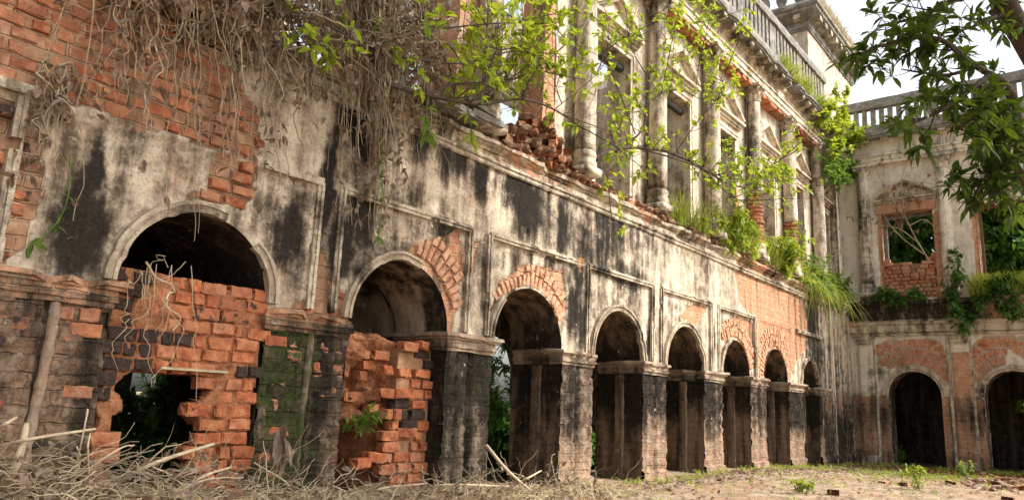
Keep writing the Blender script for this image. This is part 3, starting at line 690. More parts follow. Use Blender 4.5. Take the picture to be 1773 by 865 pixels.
nv += voussoirs(LEFT, LOW, AR[2]['c'], SPR, .82, 1.2, .0, pi, 30, in_poly(4), -.022, .05, 4)
nv += voussoirs(LEFT, LOW, AR[5]['c'], SPR, .83, 1.25, .0, pi, 30, in_poly(6), -.02, .0, 5)
nv += voussoirs(LEFT, LOW, AR[6]['c'], SPR, .83, 1.35, .0, pi, 30, in_poly(7), -.02, .0, 6)
# ------------------------------------------------------------------ rooms behind the arcade
def plain_attrs(mb, br, bl, ms=0.):
    n = len(mb.v); return dict(brick=np.full(n, br), black=np.full(n, bl), moss=np.full(n, ms))
iw_open = [arch_open(4.35, .65, 1.5), arch_open(10.4, .8, 1.7), rect_open(15.2, 16.2, -.35, 2.2), rect_open(20, 21, -.35, 2.2)]
fl0 = lambda U, Z: (fbm(U*2, Z*2, 3)-.5)*.04-3.2
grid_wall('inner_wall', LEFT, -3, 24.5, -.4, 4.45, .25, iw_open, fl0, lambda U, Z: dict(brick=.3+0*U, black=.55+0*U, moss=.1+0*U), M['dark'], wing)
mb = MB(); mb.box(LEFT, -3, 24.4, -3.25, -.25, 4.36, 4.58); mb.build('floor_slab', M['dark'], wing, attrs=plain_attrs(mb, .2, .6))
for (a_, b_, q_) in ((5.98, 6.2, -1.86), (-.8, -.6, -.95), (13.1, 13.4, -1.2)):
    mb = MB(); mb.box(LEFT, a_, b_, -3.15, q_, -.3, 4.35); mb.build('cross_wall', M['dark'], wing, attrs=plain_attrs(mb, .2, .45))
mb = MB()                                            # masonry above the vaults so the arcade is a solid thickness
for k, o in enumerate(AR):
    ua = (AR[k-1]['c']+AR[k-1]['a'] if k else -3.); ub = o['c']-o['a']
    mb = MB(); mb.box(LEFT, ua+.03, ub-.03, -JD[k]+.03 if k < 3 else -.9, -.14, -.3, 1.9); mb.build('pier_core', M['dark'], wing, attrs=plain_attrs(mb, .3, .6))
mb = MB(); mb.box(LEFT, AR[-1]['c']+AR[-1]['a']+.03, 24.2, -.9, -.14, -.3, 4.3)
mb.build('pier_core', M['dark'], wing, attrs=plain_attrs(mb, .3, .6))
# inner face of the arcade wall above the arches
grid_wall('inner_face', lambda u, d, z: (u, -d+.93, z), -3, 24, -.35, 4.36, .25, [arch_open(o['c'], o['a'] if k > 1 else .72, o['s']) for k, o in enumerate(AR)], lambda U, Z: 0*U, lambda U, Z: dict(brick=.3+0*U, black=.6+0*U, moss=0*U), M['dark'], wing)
# ------------------------------------------------------------------ upper storey of the arcade wing
UD = -.2                                             # face of the upper wall sits back from the ledge
UW = [rect_open(BAY*k+.05-.57, BAY*k+.05+.57, 4.7, 7.5) for k in range(4, 9)]+[rect_open(22.2, 22.95, 4.7, 7.3)]
def up_attrs(U, Z):
    br = .12+.45*np.exp(-((Z-4.7)/.5)**2)+.25*(fbm(U*.8, Z*.8, 15)-.5)
    jam = np.zeros(U.shape)
    for o in UW[2:5]: jam = np.maximum(jam, np.exp(-((U-o['u1']-.05)/.16)**2)*sst(7., 6., Z))
    return dict(brick=np.maximum(br, jam*.8), black=.10+.3*sst(20.8, 21.8, U)+.5*(fbm(U*1.6, Z*.5, 25)-.5)+.15*sst(6., 4.8, Z), moss=0*U)
UPW = grid_wall('upper_wall', LEFT, 8.3, 24., 4.58, 9.1, .07, UW, lambda U, Z: UD+(fbm(U*2, Z*2, 5)-.5)*.02-.03*(up_attrs(U, Z)['brick'] > .5), up_attrs, M['upper'], wing)
for o in UW: reveal('window_reveal', LEFT, o, .48, M['upper'], wing, attr=lambda u, d, z: dict(brick=.35+.5*(fbm(u*2+d*2, z*1.2, 8)-.4), black=.15+0*u, moss=0*u), step=.12, off=UD)
def pediment(fr, c, hw, zb, za, d0, parent, mat, seed):
    mb = MB(); n = 8
    for (z0, z1, p, e) in ((zb-.17, zb-.12, .06, -.05), (zb-.12, zb-.06, .10, -.02), (zb-.06, zb, .17, .03)):
        mb.box(fr, c-hw-e*.5-.02, c+hw+e*.5+.02, d0-.03, d0+p, z0, z1-.001, .004)
    for s in (-1, 1):
        for (h, p, o_) in ((.05, .10, 0), (.055, .165, .052)):
            e0 = c+s*(hw+.02); V = []
            for (t, d) in ((0, d0-.03), (0, d0+p), (1, d0+p), (1, d0-.03)):
                uu = e0+(c-e0)*t; zz = zb+.004+o_+(za-zb-.1)*t
                V += [fr(uu, d, zz), fr(uu, d, zz+h)]
            mb.add(V, [(0, 2, 3, 1), (2, 4, 5, 3), (4, 6, 7, 5), (1, 3, 5, 7), (0, 6, 4, 2), (0, 1, 7, 6)])
    mb.add([fr(c-hw+.05, d0+.02, zb), fr(c+hw-.05, d0+.02, zb), fr(c, d0+.02, za-.08)], [(0, 1, 2)])
    N = len(mb.v); return mb.build('pediment', mat, parent, attrs=dict(brick=np.full(N, .12), black=np.full(N, .1), moss=np.zeros(N)))
def surround(fr, o, d0, parent, mat, wd=.14, p=.05, gap=()):
    mb = MB()
    for (a, b, q) in ((0, wd*.55, p*.6), (wd*.55, wd, p)):
        if 'l' not in gap: mb.box(fr, o['u0']-b, o['u0']-a-.001, d0-.04, d0+q, o['z0'], o['z1']+a, .003)
        if 'r' not in gap: mb.box(fr, o['u1']+a+.001, o['u1']+b, d0-.04, d0+q, o['z0'], o['z1']+a, .003)
        mb.box(fr, o['u0']-b, o['u1']+b, d0-.04, d0+q, o['z1']+a+.001, o['z1']+b, .003)
    N = len(mb.v); return mb.build('surround', mat, parent, attrs=dict(brick=np.full(N, .1), black=np.full(N, .08), moss=np.zeros(N)))
for k, o in enumerate(UW):
    wn = bpy.data.objects.new('window', None); COL.objects.link(wn); wn.parent = wing; wn.matrix_parent_inverse = Matrix.Translation(-world_loc(wing))
    wn.location = (o['u0'], .2, o['z0'])
    c = (o['u0']+o['u1'])/2
    surround(LEFT, o, UD, wn, M['upper'], gap=('r',) if k in (2, 4) else ())
    pediment(LEFT, c, .80 if k < 5 else .55, 7.93 if k < 5 else 7.7, 8.5 if k < 5 else 8.15, UD, wn, M['upper'], k)
    V, F = tube_np([(np.array([[o['u0']-.1, .38, 7.36], [c, .38, 7.37], [o['u1']+.1, .38, 7.36]]), [.075]*3)], 8)
    link('lintel', fast_mesh('lintel', V, F), M['lintel'], wn)
    if k == 5:
        mb = MB(); 
        for (a, b) in ((o['u0'], o['u0']+.08), (o['u1']-.08, o['u1'])): mb.box(LEFT, a, b, -.42, -.34, 4.7, 7.28)
        mb.box(LEFT, o['u0']+.081, o['u1']-.081, -.42, -.34, 7.2, 7.28); mb.box(LEFT, o['u0']+.081, o['u1']-.25, -.40, -.36, 4.7, 7.19); mb.build('door_frame', M['wood'], wn)
# columns
def column(fr, u, d, zb, zt, r, parent, mat, seed, brick_to=None, capital=True, matc=None):
    c = bpy.data.objects.new('column', None); COL.objects.link(c); c.parent = parent; c.matrix_parent_inverse = Matrix.Translation(-world_loc(parent))
    p = fr(u, d, zb); c.location = p
    def at_(mb, bl): n = len(mb.v); return dict(brick=np.array([.1+.5*(vn(v[2]*.9, seed, 4)-.5) for v in mb.v]), black=np.array([bl+.5*(vn(v[2]*.8, v[0]*2, seed)-.5) for v in mb.v]), moss=np.zeros(n))
    mb = lathe([(r*1.15, 0), (r*1.24, .02), (r*1.26, .06), (r*1.2, .10), (r*1.1, .12), (r*1.09, .16), (r*1.17, .18), (r*1.18, .22), (r*1.12, .26), (r*1.03, .28)], 24, p, .006, seed)
    x, y, _ = p; h = r*1.27
    mb.add([(x+sx*h, y+sy*h, zb-.12+q) for q in (0, .119) for (sx, sy) in ((-1, -1), (1, -1), (1, 1), (-1, 1))], [(3, 2, 1, 0), (4, 5, 6, 7), (0, 1, 5, 4), (1, 2, 6, 5), (2, 3, 7, 6), (3, 0, 4, 7)])
    mb.build('base', matc or mat, c, True, attrs=at_(mb, .25))
    H = zt-zb; z0 = brick_to or .28
    pr = [(r*(1.03-.16*max(0, (z/H-.3)/.7)**1.3), z) for z in np.linspace(z0, H-.42, 22)]
    mb = lathe(pr, 24, p, .007, seed+1); mb.build('shaft', mat, c, True, attrs=at_(mb, .3))
    if brick_to:
        z = .28; i = 0
        while z < brick_to-.03:
            rr = r*.97+RB.uniform(-.015, .012)
            mb = lathe([(rr-.02, 0), (rr, .012), (rr+RB.uniform(-.008, .008), .075), (rr-.02, .088)], 14, (x+RB.uniform(-.008, .008), y+RB.uniform(-.008, .008), zb+z), .012, i)
            o = mb.build('brick_course', M['brick'], c); o['soot'] = .05; o['moss'] = 0.; z += .095; i += 1
    if capital:
        zt_ = H-.42; r2 = r*.9
        mb = lathe([(r2, zt_), (r2*1.16, zt_+.01), (r2*1.16, zt_+.04), (r2*1.0, zt_+.05), (r2*1.02, zt_+.16), (r2*1.12, zt_+.26), (r2*1.38, zt_+.34)], 20, p, .004, seed)
        for tier, (n, zz, rr, hh) in enumerate([(8, zt_+.06, r2*1.05, .14), (8, zt_+.15, r2*1.12, .15)]):   # acanthus leaves
            for i in range(n):
                a = 2*pi*(i+.5*tier)/n; ca, sa = math.cos(a), math.sin(a); wv = .055
                V = []
                for (rad, zz2, w2) in ((rr, zz, wv), (rr+.015, zz+hh*.55, wv*1.1), (rr+.05, zz+hh*.95, wv*.8), (rr+.085, zz+hh*.85, wv*.4)):
                    for s in (-1, 1): V.append((x+rad*ca-s*w2*sa, y+rad*sa+s*w2*ca, zb+zz2))
                mb.add(V, [(0, 1, 3, 2), (2, 3, 5, 4), (4, 5, 7, 6)])
        for i in range(4):                                                                                 # corner scrolls
            a = pi/4+i*pi/2; cx, cy = x+math.cos(a)*r2*1.55, y+math.sin(a)*r2*1.55; V = []
            for s in (-1, 1):
                for t in np.linspace(0, 2*pi, 10, endpoint=False):
                    V.append((cx+math.cos(a)*.065*math.cos(t)-s*.03*math.sin(a), cy+math.sin(a)*.065*math.cos(t)+s*.03*math.cos(a), zb+zt_+.285+.065*math.sin(t)))
            mb.add(V, [(j, (j+1) % 10, 10+(j+1) % 10, 10+j) for j in range(10)]+[tuple(range(10)), tuple(range(10, 20))[::-1]])
        h = r2*1.55
        mb.add([(x+sx*h, y+sy*h, zb+zt_+.35+q) for q in (0, .069) for (sx, sy) in ((-1, -1), (1, -1), (1, 1), (-1, 1))], [(3, 2, 1, 0), (4, 5, 6, 7), (0, 1, 5, 4), (1, 2, 6, 5), (2, 3, 7, 6), (3, 0, 4, 7)])
        mb.build('capital', matc or mat, c, attrs=at_(mb, .3))
    return c
for i, (u, bt) in enumerate([(8.86, None), (11.36, None), (13.86, None), (16.34, 1.5), (18.84, 1.35), (21.32, None)]):
    column(LEFT, u, .0, 4.85 if i < 3 else 4.8, 9.06, .17, wing, M['upper'], i*5, bt)
mb = MB(); mb.box(LEFT, 23.0, 23.35, -.25, .05, 4.65, 9.06, .01); mb.build('corner_pier', M['upper'], wing, attrs=plain_attrs(mb, .1, .3))
# broken bays at the near end of the upper floor
def ruin(fr, name, u0, u1, d0, d1, z0, ztop, parent, mat, seed, br, bl):
    us = np.linspace(u0, u1, max(3, int((u1-u0)/.12)+1)); mb = MB(); V = []; F = []; K = 14
    for i, u in enumerate(us):
        top = ztop+(vn(u*4, seed, 3)-.5)*.5
        for d in (d1, d0):
            for k in range(K): V.append(fr(u+(vn(k*1.3, i+seed, 5)-.5)*.05, d+(vn(i*1.1, k*1.7+seed, 7)-.5)*.05, z0+(top-z0)*k/(K-1)))
    n2 = 2*K
    for i in range(len(us)-1):
        for k in range(K-1):
            a = i*n2+k; F.append((a, a+n2, a+n2+1, a+1)); b = a+K; F.append((b, b+1, b+n2+1, b+n2))
        a = i*n2+K-1; F.append((a, a+n2, a+n2+K, a+K))
    for i in (0, len(us)-1):
        for k in range(K-1):
            a = i*n2+k; F.append((a, a+1, a+K+1, a+K) if i == 0 else (a, a+K, a+K+1, a+1))
    mb.add(V, F); N = len(V); return mb.build(name, mat, parent, attrs=dict(brick=np.full(N, br), black=np.full(N, bl), moss=np.zeros(N)))
ruin(LEFT, 'broken_pier', 5.95, 6.35, -.75, -.12, 4.58, 7.6, wing, M['upper'], 3, .55, .1)
ruin(LEFT, 'broken_pier', 8.02, 8.32, -.7, -.22, 4.58, 8.6, wing, M['upper'], 5, .95, .05)
ruin(LEFT, 'broken_pier', 4.35, 4.75, -.75, -.15, 4.58, 6.6, wing, M['upper'], 8, .6, .3)
ruin(LEFT, 'broken_wall', -1.5, 3.0, -.7, -.16, 4.3, 5.6, wing, M['wall'], 9, .9, .3)
c_ = column(LEFT, 6.42, .02, 4.8, 9.06, .17, wing, M['upper'], 44, None, False)
# rear wall of the upper rooms, roofless and broken along the top
grid_wall('rear_wall', LEFT, 1., 24.4, 4.58, 9.4, .16, [rect_open(BAY*k+.4, BAY*k+1.5, 4.7, 7.3) for k in range(2, 9)],
          lambda U, Z: -3.2+(fbm(U*2, Z*2, 6)-.5)*.05, lambda U, Z: dict(brick=.3+.6*(fbm(U*.7, Z*.7, 3)-.45), black=.4+.6*(fbm(U*.9, Z*.6, 6)-.5), moss=0*U), M['wall'], wing)  # black raised so the rooms behind the windows look shaded
for u in (13.3, 18.8): ruin(LEFT, 'cross_wall', u, u+.3, -3.15, -.7, 4.58, 8.6, wing, M['upper'], 12, .2, .2)
# entablature, brackets, parapet
brk = lambda u, k: 9 if False else (max(0, vn(u*2.1, 7.7, 21)-.6)*.28+(.3 if 17.95 < u < 18.45 else 0))
us = np.arange(8.2, 23.9, .12)
en = extr(LEFT, [(-.2, 9.06), (.10, 9.06), (.10, 9.16), (.125, 9.165), (.125, 9.29), (.16, 9.30), (.16, 9.335), (.09, 9.345), (.09, 9.60), (.15, 9.62), (.15, 9.66), (.17, 9.70), (-.2, 9.70)], us, .007, 12)
n = len(en.v); ENT = en.build('entablature', M['upper'], wing, attrs=dict(brick=np.array([.1+.35*(vn(v[0]*.8, v[2]*2, 5)-.5) for v in en.v]), black=np.array([.05+.5*(vn(v[0]*.7, v[2]*3, 15)-.55) for v in en.v]), moss=np.zeros(n)))
# ragged terracotta fillet under the architrave between the columns
for i in range(5):
    a = 8.86+2.49*i+.3; mb = MB(); uu = a
    while uu < a+1.85:
        l_ = RB.uniform(.1, .3); mb.box(LEFT, uu, uu+l_-.006, -.2, .06+RB.uniform(-.03, .06), 8.95+RB.uniform(0, .05), 9.055, .012); uu += l_
    n = len(mb.v); mb.build('fillet', M['brick'], wing)
cr = extr(LEFT, [(-.2, 9.702), (.46, 9.702), (.46, 9.74), (.50, 9.745), (.51, 9.80), (.44, 9.85), (.40, 9.93), (-.2, 9.97)], us, .012, 14, brk)
n = len(cr.v); cr.build('upper_cornice', M['parapet'], wing)
u = 8.4
BRM = None
while u < 23.6:
    if not (17.9 < u < 18.5) and RB.random() > .04:
        mb = MB(); mb.add([LEFT(u+s*.09, d, z) for s in (-1, 1) for (d, z) in ((.151, 9.555), (.36, 9.575), (.43, 9.62), (.43, 9.70), (.151, 9.70))], [(0, 1, 2, 3, 4), (9, 8, 7, 6, 5), (0, 5, 6, 1), (1, 6, 7, 2), (2, 7, 8, 3), (4, 9, 5, 0)])
        n = len(mb.v); mb.build('bracket', M['trim'], ENT, attrs=dict(brick=np.full(n, .15), black=np.full(n, RB.uniform(.2, .5)), moss=np.zeros(n)))
    u += .527
def balustrade(fr, u0, u1, d0, d1, z0, zs0, zs1, z1, parent, pitch=.29, sl=.12, seed=0, pierevery=7):
    b = bpy.data.objects.new('balustrade', None); COL.objects.link(b); b.parent = parent; b.matrix_parent_inverse = Matrix.Translation(-world_loc(parent)); b.location = fr(u0, d0, z0)
    us = np.arange(u0, u1, .15)
    extr(fr, [(d0-.02, z0), (d1+.03, z0), (d1+.03, z0+.06), (d1, zs0), (d0, zs0)], us, .01, seed).build('plinth', M['parapet'], b)
    extr(fr, [(d0-.03, zs1+.001), (d1+.04, zs1+.001), (d1+.05, zs1+.1), (d1+.02, z1), (d0, z1)], us, .014, seed+1).build('rail', M['parapet'], b)
    u = u0; i = 0
    while u < us[-1]-pitch:
        w_ = pitch-sl if i % pierevery else pitch*1.6
        mb = MB(); mb.box(fr, u, u+w_, d0+.02, d1-.02, zs0+.001, zs1, .006); mb.build('baluster', M['parapet'], b)
        u += w_+sl; i += 1
    return b
balustrade(LEFT, 8.4, 21.4, .18, .34, 9.95, 10.17, 10.93, 11.18, wing, .26, .11)
# =================================================================== TOWER
tw = thing('roof_tower', 'square plastered tower with bracketed cornice rising above the roof corner', 'tower', (21.6, .2, 9.6))
tattr = lambda U, Z: dict(brick=.1+.8*(fbm(U*.9, Z*.8, 61)-.42), black=-.05+.4*(fbm(U*.8, Z*.4, 62)-.5), moss=0*U)
grid_wall('wall', LEFT, 21.65, 26.7, 9.6, 13.5, .1, [], lambda U, Z: -.2+(fbm(U*3, Z*3, 2)-.5)*.02, tattr, M['upper'], tw)
SIDE = lambda u, d, z: (21.65-d, .2+u, z)
grid_wall('wall', lambda u, d, z: (21.65-d, 4.2-u, z), 0, 4.0, 9.6, 13.5, .1, [], lambda U, Z: (fbm(U*3, Z*3, 2)-.5)*.02, tattr, M['upper'], tw)
TP = [(-.1, 13.02), (.05, 13.02), (.05, 13.08), (.08, 13.1), (.08, 13.3), (.12, 13.32), (.42, 13.5), (.42, 13.58), (.48, 13.62), (.48, 13.72), (.36, 13.85), (-.1, 13.9)]
def ring(prof, u0, u1, dpt, fr0):
    mb = MB(); V = []; n = len(prof)
    path = [(u0, 'A'), (u0, 'C')]+[(u, 'F') for u in np.arange(u0+.3, u1-.2, .2)]+[(u1, 'E')]
    for (u, t) in path:
        for (d, z) in prof:
            if t == 'A': V.append((u-d, .2+dpt, z))
            elif t == 'C': V.append((u-d, .2-d, z))
            elif t == 'F': V.append((u, .2-d+random.uniform(-.008, .008), z))
            else: V.append((u+d, .2-d, z))
    F = [(i*n+k, (i+1)*n+k, (i+1)*n+k+1, i*n+k+1) for i in range(len(path)-1) for k in range(n-1)]
    return mb.add(V, F)
r_ = ring(TP, 21.65, 26.7, 4.0, None); n = len(r_.v)
TC = r_.build('cornice', M['parapet'], tw)
for i in range(9):
    u = 21.75+i*.56; mb = MB(); mb.box(LEFT, u, u+.22, -.12, .18, 13.3, 13.485, .01); mb.build('bracket', M['trim'], TC, attrs=plain_attrs(mb, .1, .2))
for i in range(6):
    y = .3+i*.6; mb = MB(); mb.box(lambda a, b, z: (21.65-b, a, z), y, y+.22, .06, .36, 13.3, 13.485, .01); mb.build('bracket', M['trim'], TC, attrs=plain_attrs(mb, .1, .2))
mb = MB(); mb.box(LEFT, 21.7, 26.6, -4.1, -.25, 13.7, 13.88); mb.build('roof', M['parapet'], tw)
for i in range(7):
    mb = lathe([(.12, 0), (.16, .05), (.1, .12), (.17, .32), (.17, .45), (.1, .62), (.14, .7)], 12, (21.62, .4+i*.55, 13.88), .005, i); mb.build('baluster', M['parapet'], tw, True)
mb = MB(); mb.box(lambda a, b, z: (21.65-b, a, z), .1, 4.1, -.17, .2, 14.58, 14.75, .01); mb.build('rail', M['parapet'], tw)
mb = MB(); mb.box(LEFT, 21.5, 26.6, -.35, .05, 13.9, 14.5, .01); mb.build('parapet', M['parapet'], tw)
# =================================================================== END WING
bw = thing('end_wing', 'ruined two storey end wing closing the courtyard with brick panels over arches', 'building', (24, -3, 0))
HOLE = (3.78, 4.35, 1.55, 1.95)
BA = [arch_open(1.70, .70, 1.88), arch_open(4.17, .74, 1.88), arch_open(6.65, .7, 1.88)]
bpolys = []
for (a, b) in ((.72, 2.62), (3.24, 5.1), (5.7, 7.6)): bpolys.append([(a+.02, 2.75), (a-.0, 3.35), (a+.35, 3.5), (b-.35, 3.52), (b-.05, 3.3), (b, 2.2), (b-.3, 1.9), (a+1.3, 2.55), (a+.8, 2.6)])
bpolys[1] = [(3.24, 1.9), (3.22, 3.3), (3.5, 3.55), (5.0, 3.55), (5.0, 3.0), (4.5, 2.85), (4.1, 3.25), (3.95, 2.7), (3.5, 2.3)]
def b_attrs(U, Z):
    wu = U+(fbm(U*5, Z*5, 111)-.5)*.12; wz = Z+(fbm(U*5, Z*5, 123)-.5)*.12
    br = np.full(U.shape, .1)
    for p in bpolys: br = np.where(pip(wu, wz, p), .95, br)
    pan = br > .9; br = np.where(pan, .1, br)
    br = np.where((U > 2.72) & (U < 3.17) & (wz < 3.1), .85, br)
    br = np.where(wz < 1.85, .8, br)
    bl = .8*np.exp(-((Z-1.3)/.7)**2)*(fbm(U*1.2, Z*.6, 5)*1.4)+.6*np.exp(-((U-.9)/.25)**2-((Z-2.55)/.3)**2)
    bl = np.maximum(bl, .8*sst(.45, .15, Z)*.5)
    bl = np.maximum(bl, .75*sst(3.95, 4.15, Z)+.25*(fbm(U, Z, 9)-.5))
    return dict(brick=br, black=bl*1.15, moss=np.where(Z < .9, .3, .05), mud=np.where(wz < 1.85, .75, np.where(pan, .72, .25*fbm(U*2, Z*2, 4))), pan=pan*1.)
def b_depth(U, Z):
    d = (fbm(U*2, Z*2, 3)-.5)*.02-.03*b_attrs(U, Z)['pan']
    pil = ((U > .22) & (U < .62)) | ((U > 2.74) & (U < 3.16)) | ((U > 5.2) & (U < 5.6))
    return d+np.where(pil & (Z < 3.62), .05, 0)
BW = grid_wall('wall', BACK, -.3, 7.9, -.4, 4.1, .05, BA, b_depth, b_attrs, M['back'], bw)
for o in BA:
    reveal('arch_reveal', BACK, o, .8, M['wall'], bw, -.4, lambda u, d, z: dict(brick=.5+0*u, black=.55+0*u, moss=.1+0*u), .1, -.01)
    archivolt(BACK, o['c'], o['a'], o['s'], 0, pi, bw, M['trim'], int(o['c']*9), 0., .16)
    voussoirs(BACK, BW, o['c'], 1.88, .9, 1.38, .1*pi, .9*pi, 34, lambda u, z: any(pip(np.array([u]), np.array([z]), p)[0] for p in bpolys), -.016, .0, int(o['c']*11))
WASH[0] = .8
cb_ = courses(BW, lambda u, z: any(pip(np.array([u]), np.array([z]), p)[0] for p in bpolys) and all(math.hypot(u-o['c'], z-1.88) > 1.40 for o in BA), .7, 5.1, 2.4, 3.6, -.016, rotz=-pi/2, fr=BACK, CH=.11, seed=21, jit=.006)
for (u0, u1) in ((.70, .70), (2.66, 2.66), (3.21, 3.21), (5.1, 5.1)):
    mb = MB(); mb.box(BACK, u0-.04, u0+.03, -.05, .03, -.2, 3.62, .006); n = len(mb.v); mb.build('panel_moulding', M['trim'], bw, attrs=plain_attrs(mb, .3, .2))
for (u0, u1) in ((.2, .64), (2.72, 3.18), (5.18, 5.62)):
    mb = extr(BACK, [(-.02, 3.42), (.07, 3.42), (.07, 3.5), (.1, 3.505), (.1, 3.6), (-.02, 3.6)], [u0, (u0+u1)/2, u1], .003, 3); PC = mb.build('pilaster_cap', M['trim'], bw, attrs=plain_attrs(mb, .1, .15))
    mb = MB(); mb.box(BACK, u0-.03, u1+.03, -.02, .07, -.2, .1, .01); mb.build('pilaster_base', M['trim'], bw, attrs=plain_attrs(mb, .3, .4))
    for i in range(8): mb = MB(); mb.box(BACK, u0+.03+i*.05, u0+.055+i*.05, .02, .085, 3.36, 3.418); mb.build('dentil', M['trim'], PC, attrs=plain_attrs(mb, .1, .15))
us = np.arange(0., 7.9, .12)
e2 = extr(BACK, [(-.1, 3.62), (.05, 3.62), (.06, 3.68), (.03, 3.70), (.03, 3.72), (.09, 3.73), (.10, 3.93), (.14, 3.95), (.16, 4.03), (.05, 4.05), (.05, 4.12), (-.1, 4.12)], us, .008, 31)
n = len(e2.v); e2.build('string_course', M['trim'], bw, attrs=dict(brick=np.array([.25+.6*(vn(v[1]*.9, 2, 5)-.5) for v in e2.v]), black=np.array([.12+.6*(vn(v[1]*1.5, v[2]*3, 7)-.45) for v in e2.v]), moss=np.zeros(n)))
e3 = extr(BACK, [(-.1, 4.10), (.08, 4.10), (.10, 4.3), (.13, 4.5), (.22, 4.56), (.24, 4.66), (-.1, 4.70)], us, .02, 33, lambda u, k: max(0, vn(u*2, 1, 2)-.6)*.3)
n = len(e3.v); BLEDGE = e3.build('ledge', M['wall'], bw, attrs=dict(brick=np.array([.35+.6*sst(3.3, 4.2, -v[1]) for v in e3.v]), black=np.array([.8-.5*sst(3.0, 4.2, -v[1]) for v in e3.v]), moss=np.full(n, .25)))
# upper storey
BU = [rect_open(1.08, 2.50, 4.75, 7.42), rect_open(3.62, 5.0, 4.75, 7.42), rect_open(6.1, 7.4, 4.75, 7.42)]
def bu_attrs(U, Z):
    br = np.full(U.shape, .08)
    for o in BU:
        br = np.maximum(br, .9*np.exp(-((U-o['u1']-.1)/.16)**2)*sst(7.5, 7.2, Z)); br = np.maximum(br, .85*np.exp(-((U-o['u0']+.06)/.09)**2)*sst(7.5, 7.2, Z))
    return dict(brick=br, black=.02+.35*(fbm(U*.9, Z*.5, 75)-.5)+.3*sst(5.2, 4.6, Z), moss=.15*sst(5.6, 4.7, Z))
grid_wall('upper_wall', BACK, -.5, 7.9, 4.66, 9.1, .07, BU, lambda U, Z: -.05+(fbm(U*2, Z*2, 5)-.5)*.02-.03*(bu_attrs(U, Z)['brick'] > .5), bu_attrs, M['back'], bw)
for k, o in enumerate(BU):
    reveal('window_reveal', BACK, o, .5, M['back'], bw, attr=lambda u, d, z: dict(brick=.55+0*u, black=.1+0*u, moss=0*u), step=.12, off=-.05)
    wn = bpy.data.objects.new('window', None); COL.objects.link(wn); wn.parent = bw; wn.matrix_parent_inverse = Matrix.Translation(-world_loc(bw)); wn.location = BACK(o['u0'], 0, o['z0'])
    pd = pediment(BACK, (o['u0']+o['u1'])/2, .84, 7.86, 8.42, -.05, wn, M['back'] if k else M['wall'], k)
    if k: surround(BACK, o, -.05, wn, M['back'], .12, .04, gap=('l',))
    else:
        mb = MB(); mb.box(BACK, .95, 2.62, -.08, .04, 7.42, 7.68, .012); mb.build('head', M['wall'], wn, attrs=plain_attrs(mb, .8, .05))
    mb = MB(); mb.box(BACK, o['u0']+.02, o['u0']+.1, -.4, -.3, 4.8, 7.4, .005); mb.box(BACK, o['u0']+.101, o['u1']-.02, -.4, -.3, 7.3, 7.4, .005)
    mb.build('frame', M['parapet'] if k == 0 else M['wood'], wn)
inf = bpy.data.objects.new('window_infill', None); COL.objects.link(inf); inf.parent = bw; inf.matrix_parent_inverse = Matrix.Translation(-world_loc(bw)); inf.location = BACK(1.08, -.2, 4.75)
ci = courses(inf, lambda u, z: z < 5.85+(.25 if u < 1.3 or u > 2.35 else 0)+.1*math.sin(u*9), 1.1, 2.45, 4.72, 6.2, -.14, lambda u, z: .22+.3*(V1(u, z, 3)-.4), rotz=-pi/2, fr=BACK, CH=.116, skip=0., seed=23, jit=.02)
mb = MB(); mb.box(BACK, 1.1, 2.48, -.36, -.20, 4.7, 5.82, .01); mb.build('mortar_core', M['rubble'], inf)
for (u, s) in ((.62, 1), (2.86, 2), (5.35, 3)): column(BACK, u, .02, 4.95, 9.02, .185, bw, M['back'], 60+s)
us = np.arange(0., 7.9, .12)
e4 = extr(BACK, [(-.2, 9.02), (.12, 9.02), (.12, 9.12), (.15, 9.125), (.15, 9.26), (.2, 9.27), (.2, 9.32), (.11, 9.33), (.11, 9.66), (.17, 9.68), (.17, 9.79), (-.2, 9.79)], us, .006, 42)
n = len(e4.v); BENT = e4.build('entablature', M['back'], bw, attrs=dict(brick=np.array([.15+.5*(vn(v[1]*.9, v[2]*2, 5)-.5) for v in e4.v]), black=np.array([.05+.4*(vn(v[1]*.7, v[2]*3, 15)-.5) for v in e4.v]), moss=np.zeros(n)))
for i in range(7):
    u = .8+i*1.06; mb = MB()
    for q in range(3): mb.box(BACK, u-.09+q*.065, u-.045+q*.065, .1, .15, 9.345, 9.655, .002)
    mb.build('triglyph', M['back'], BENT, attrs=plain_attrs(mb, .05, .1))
u = .32
while u < 7.8:
    mb = MB(); mb.box(BACK, u-.1, u+.1, .171, .36, 9.70, 9.80, .006); mb.build('bracket', M['trim'], BENT, attrs=plain_attrs(mb, .1, .05)); u += .53
extr(BACK, [(-.2, 9.80), (.42, 9.80), (.42, 9.87), (.46, 9.88), (.47, 9.96), (.36, 9.98), (-.2, 10.02)], us, .014, 43, lambda u, k: max(0, vn(u*2.6, 3, 5)-.62)*.25).build('upper_cornice', M['parapet'], bw)
balustrade(BACK, .0, 7.9, .12, .28, 9.95, 10.22, 10.82, 11.12, bw, .25, .115, 7, 9)
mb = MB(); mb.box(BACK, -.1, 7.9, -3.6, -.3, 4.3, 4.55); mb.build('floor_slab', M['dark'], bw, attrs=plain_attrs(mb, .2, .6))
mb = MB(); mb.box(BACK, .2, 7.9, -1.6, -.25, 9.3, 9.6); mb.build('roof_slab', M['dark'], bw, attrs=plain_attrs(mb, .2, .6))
grid_wall('rear_wall', BACK, -3.5, 7.9, -.4, 4.3, .25, [arch_open(4.08, .27, 1.74, 1.54)], lambda U, Z: -3.6+0*U, lambda U, Z: dict(brick=.4+0*U, black=.6+0*U, moss=.1+0*U), M['dark'], bw)
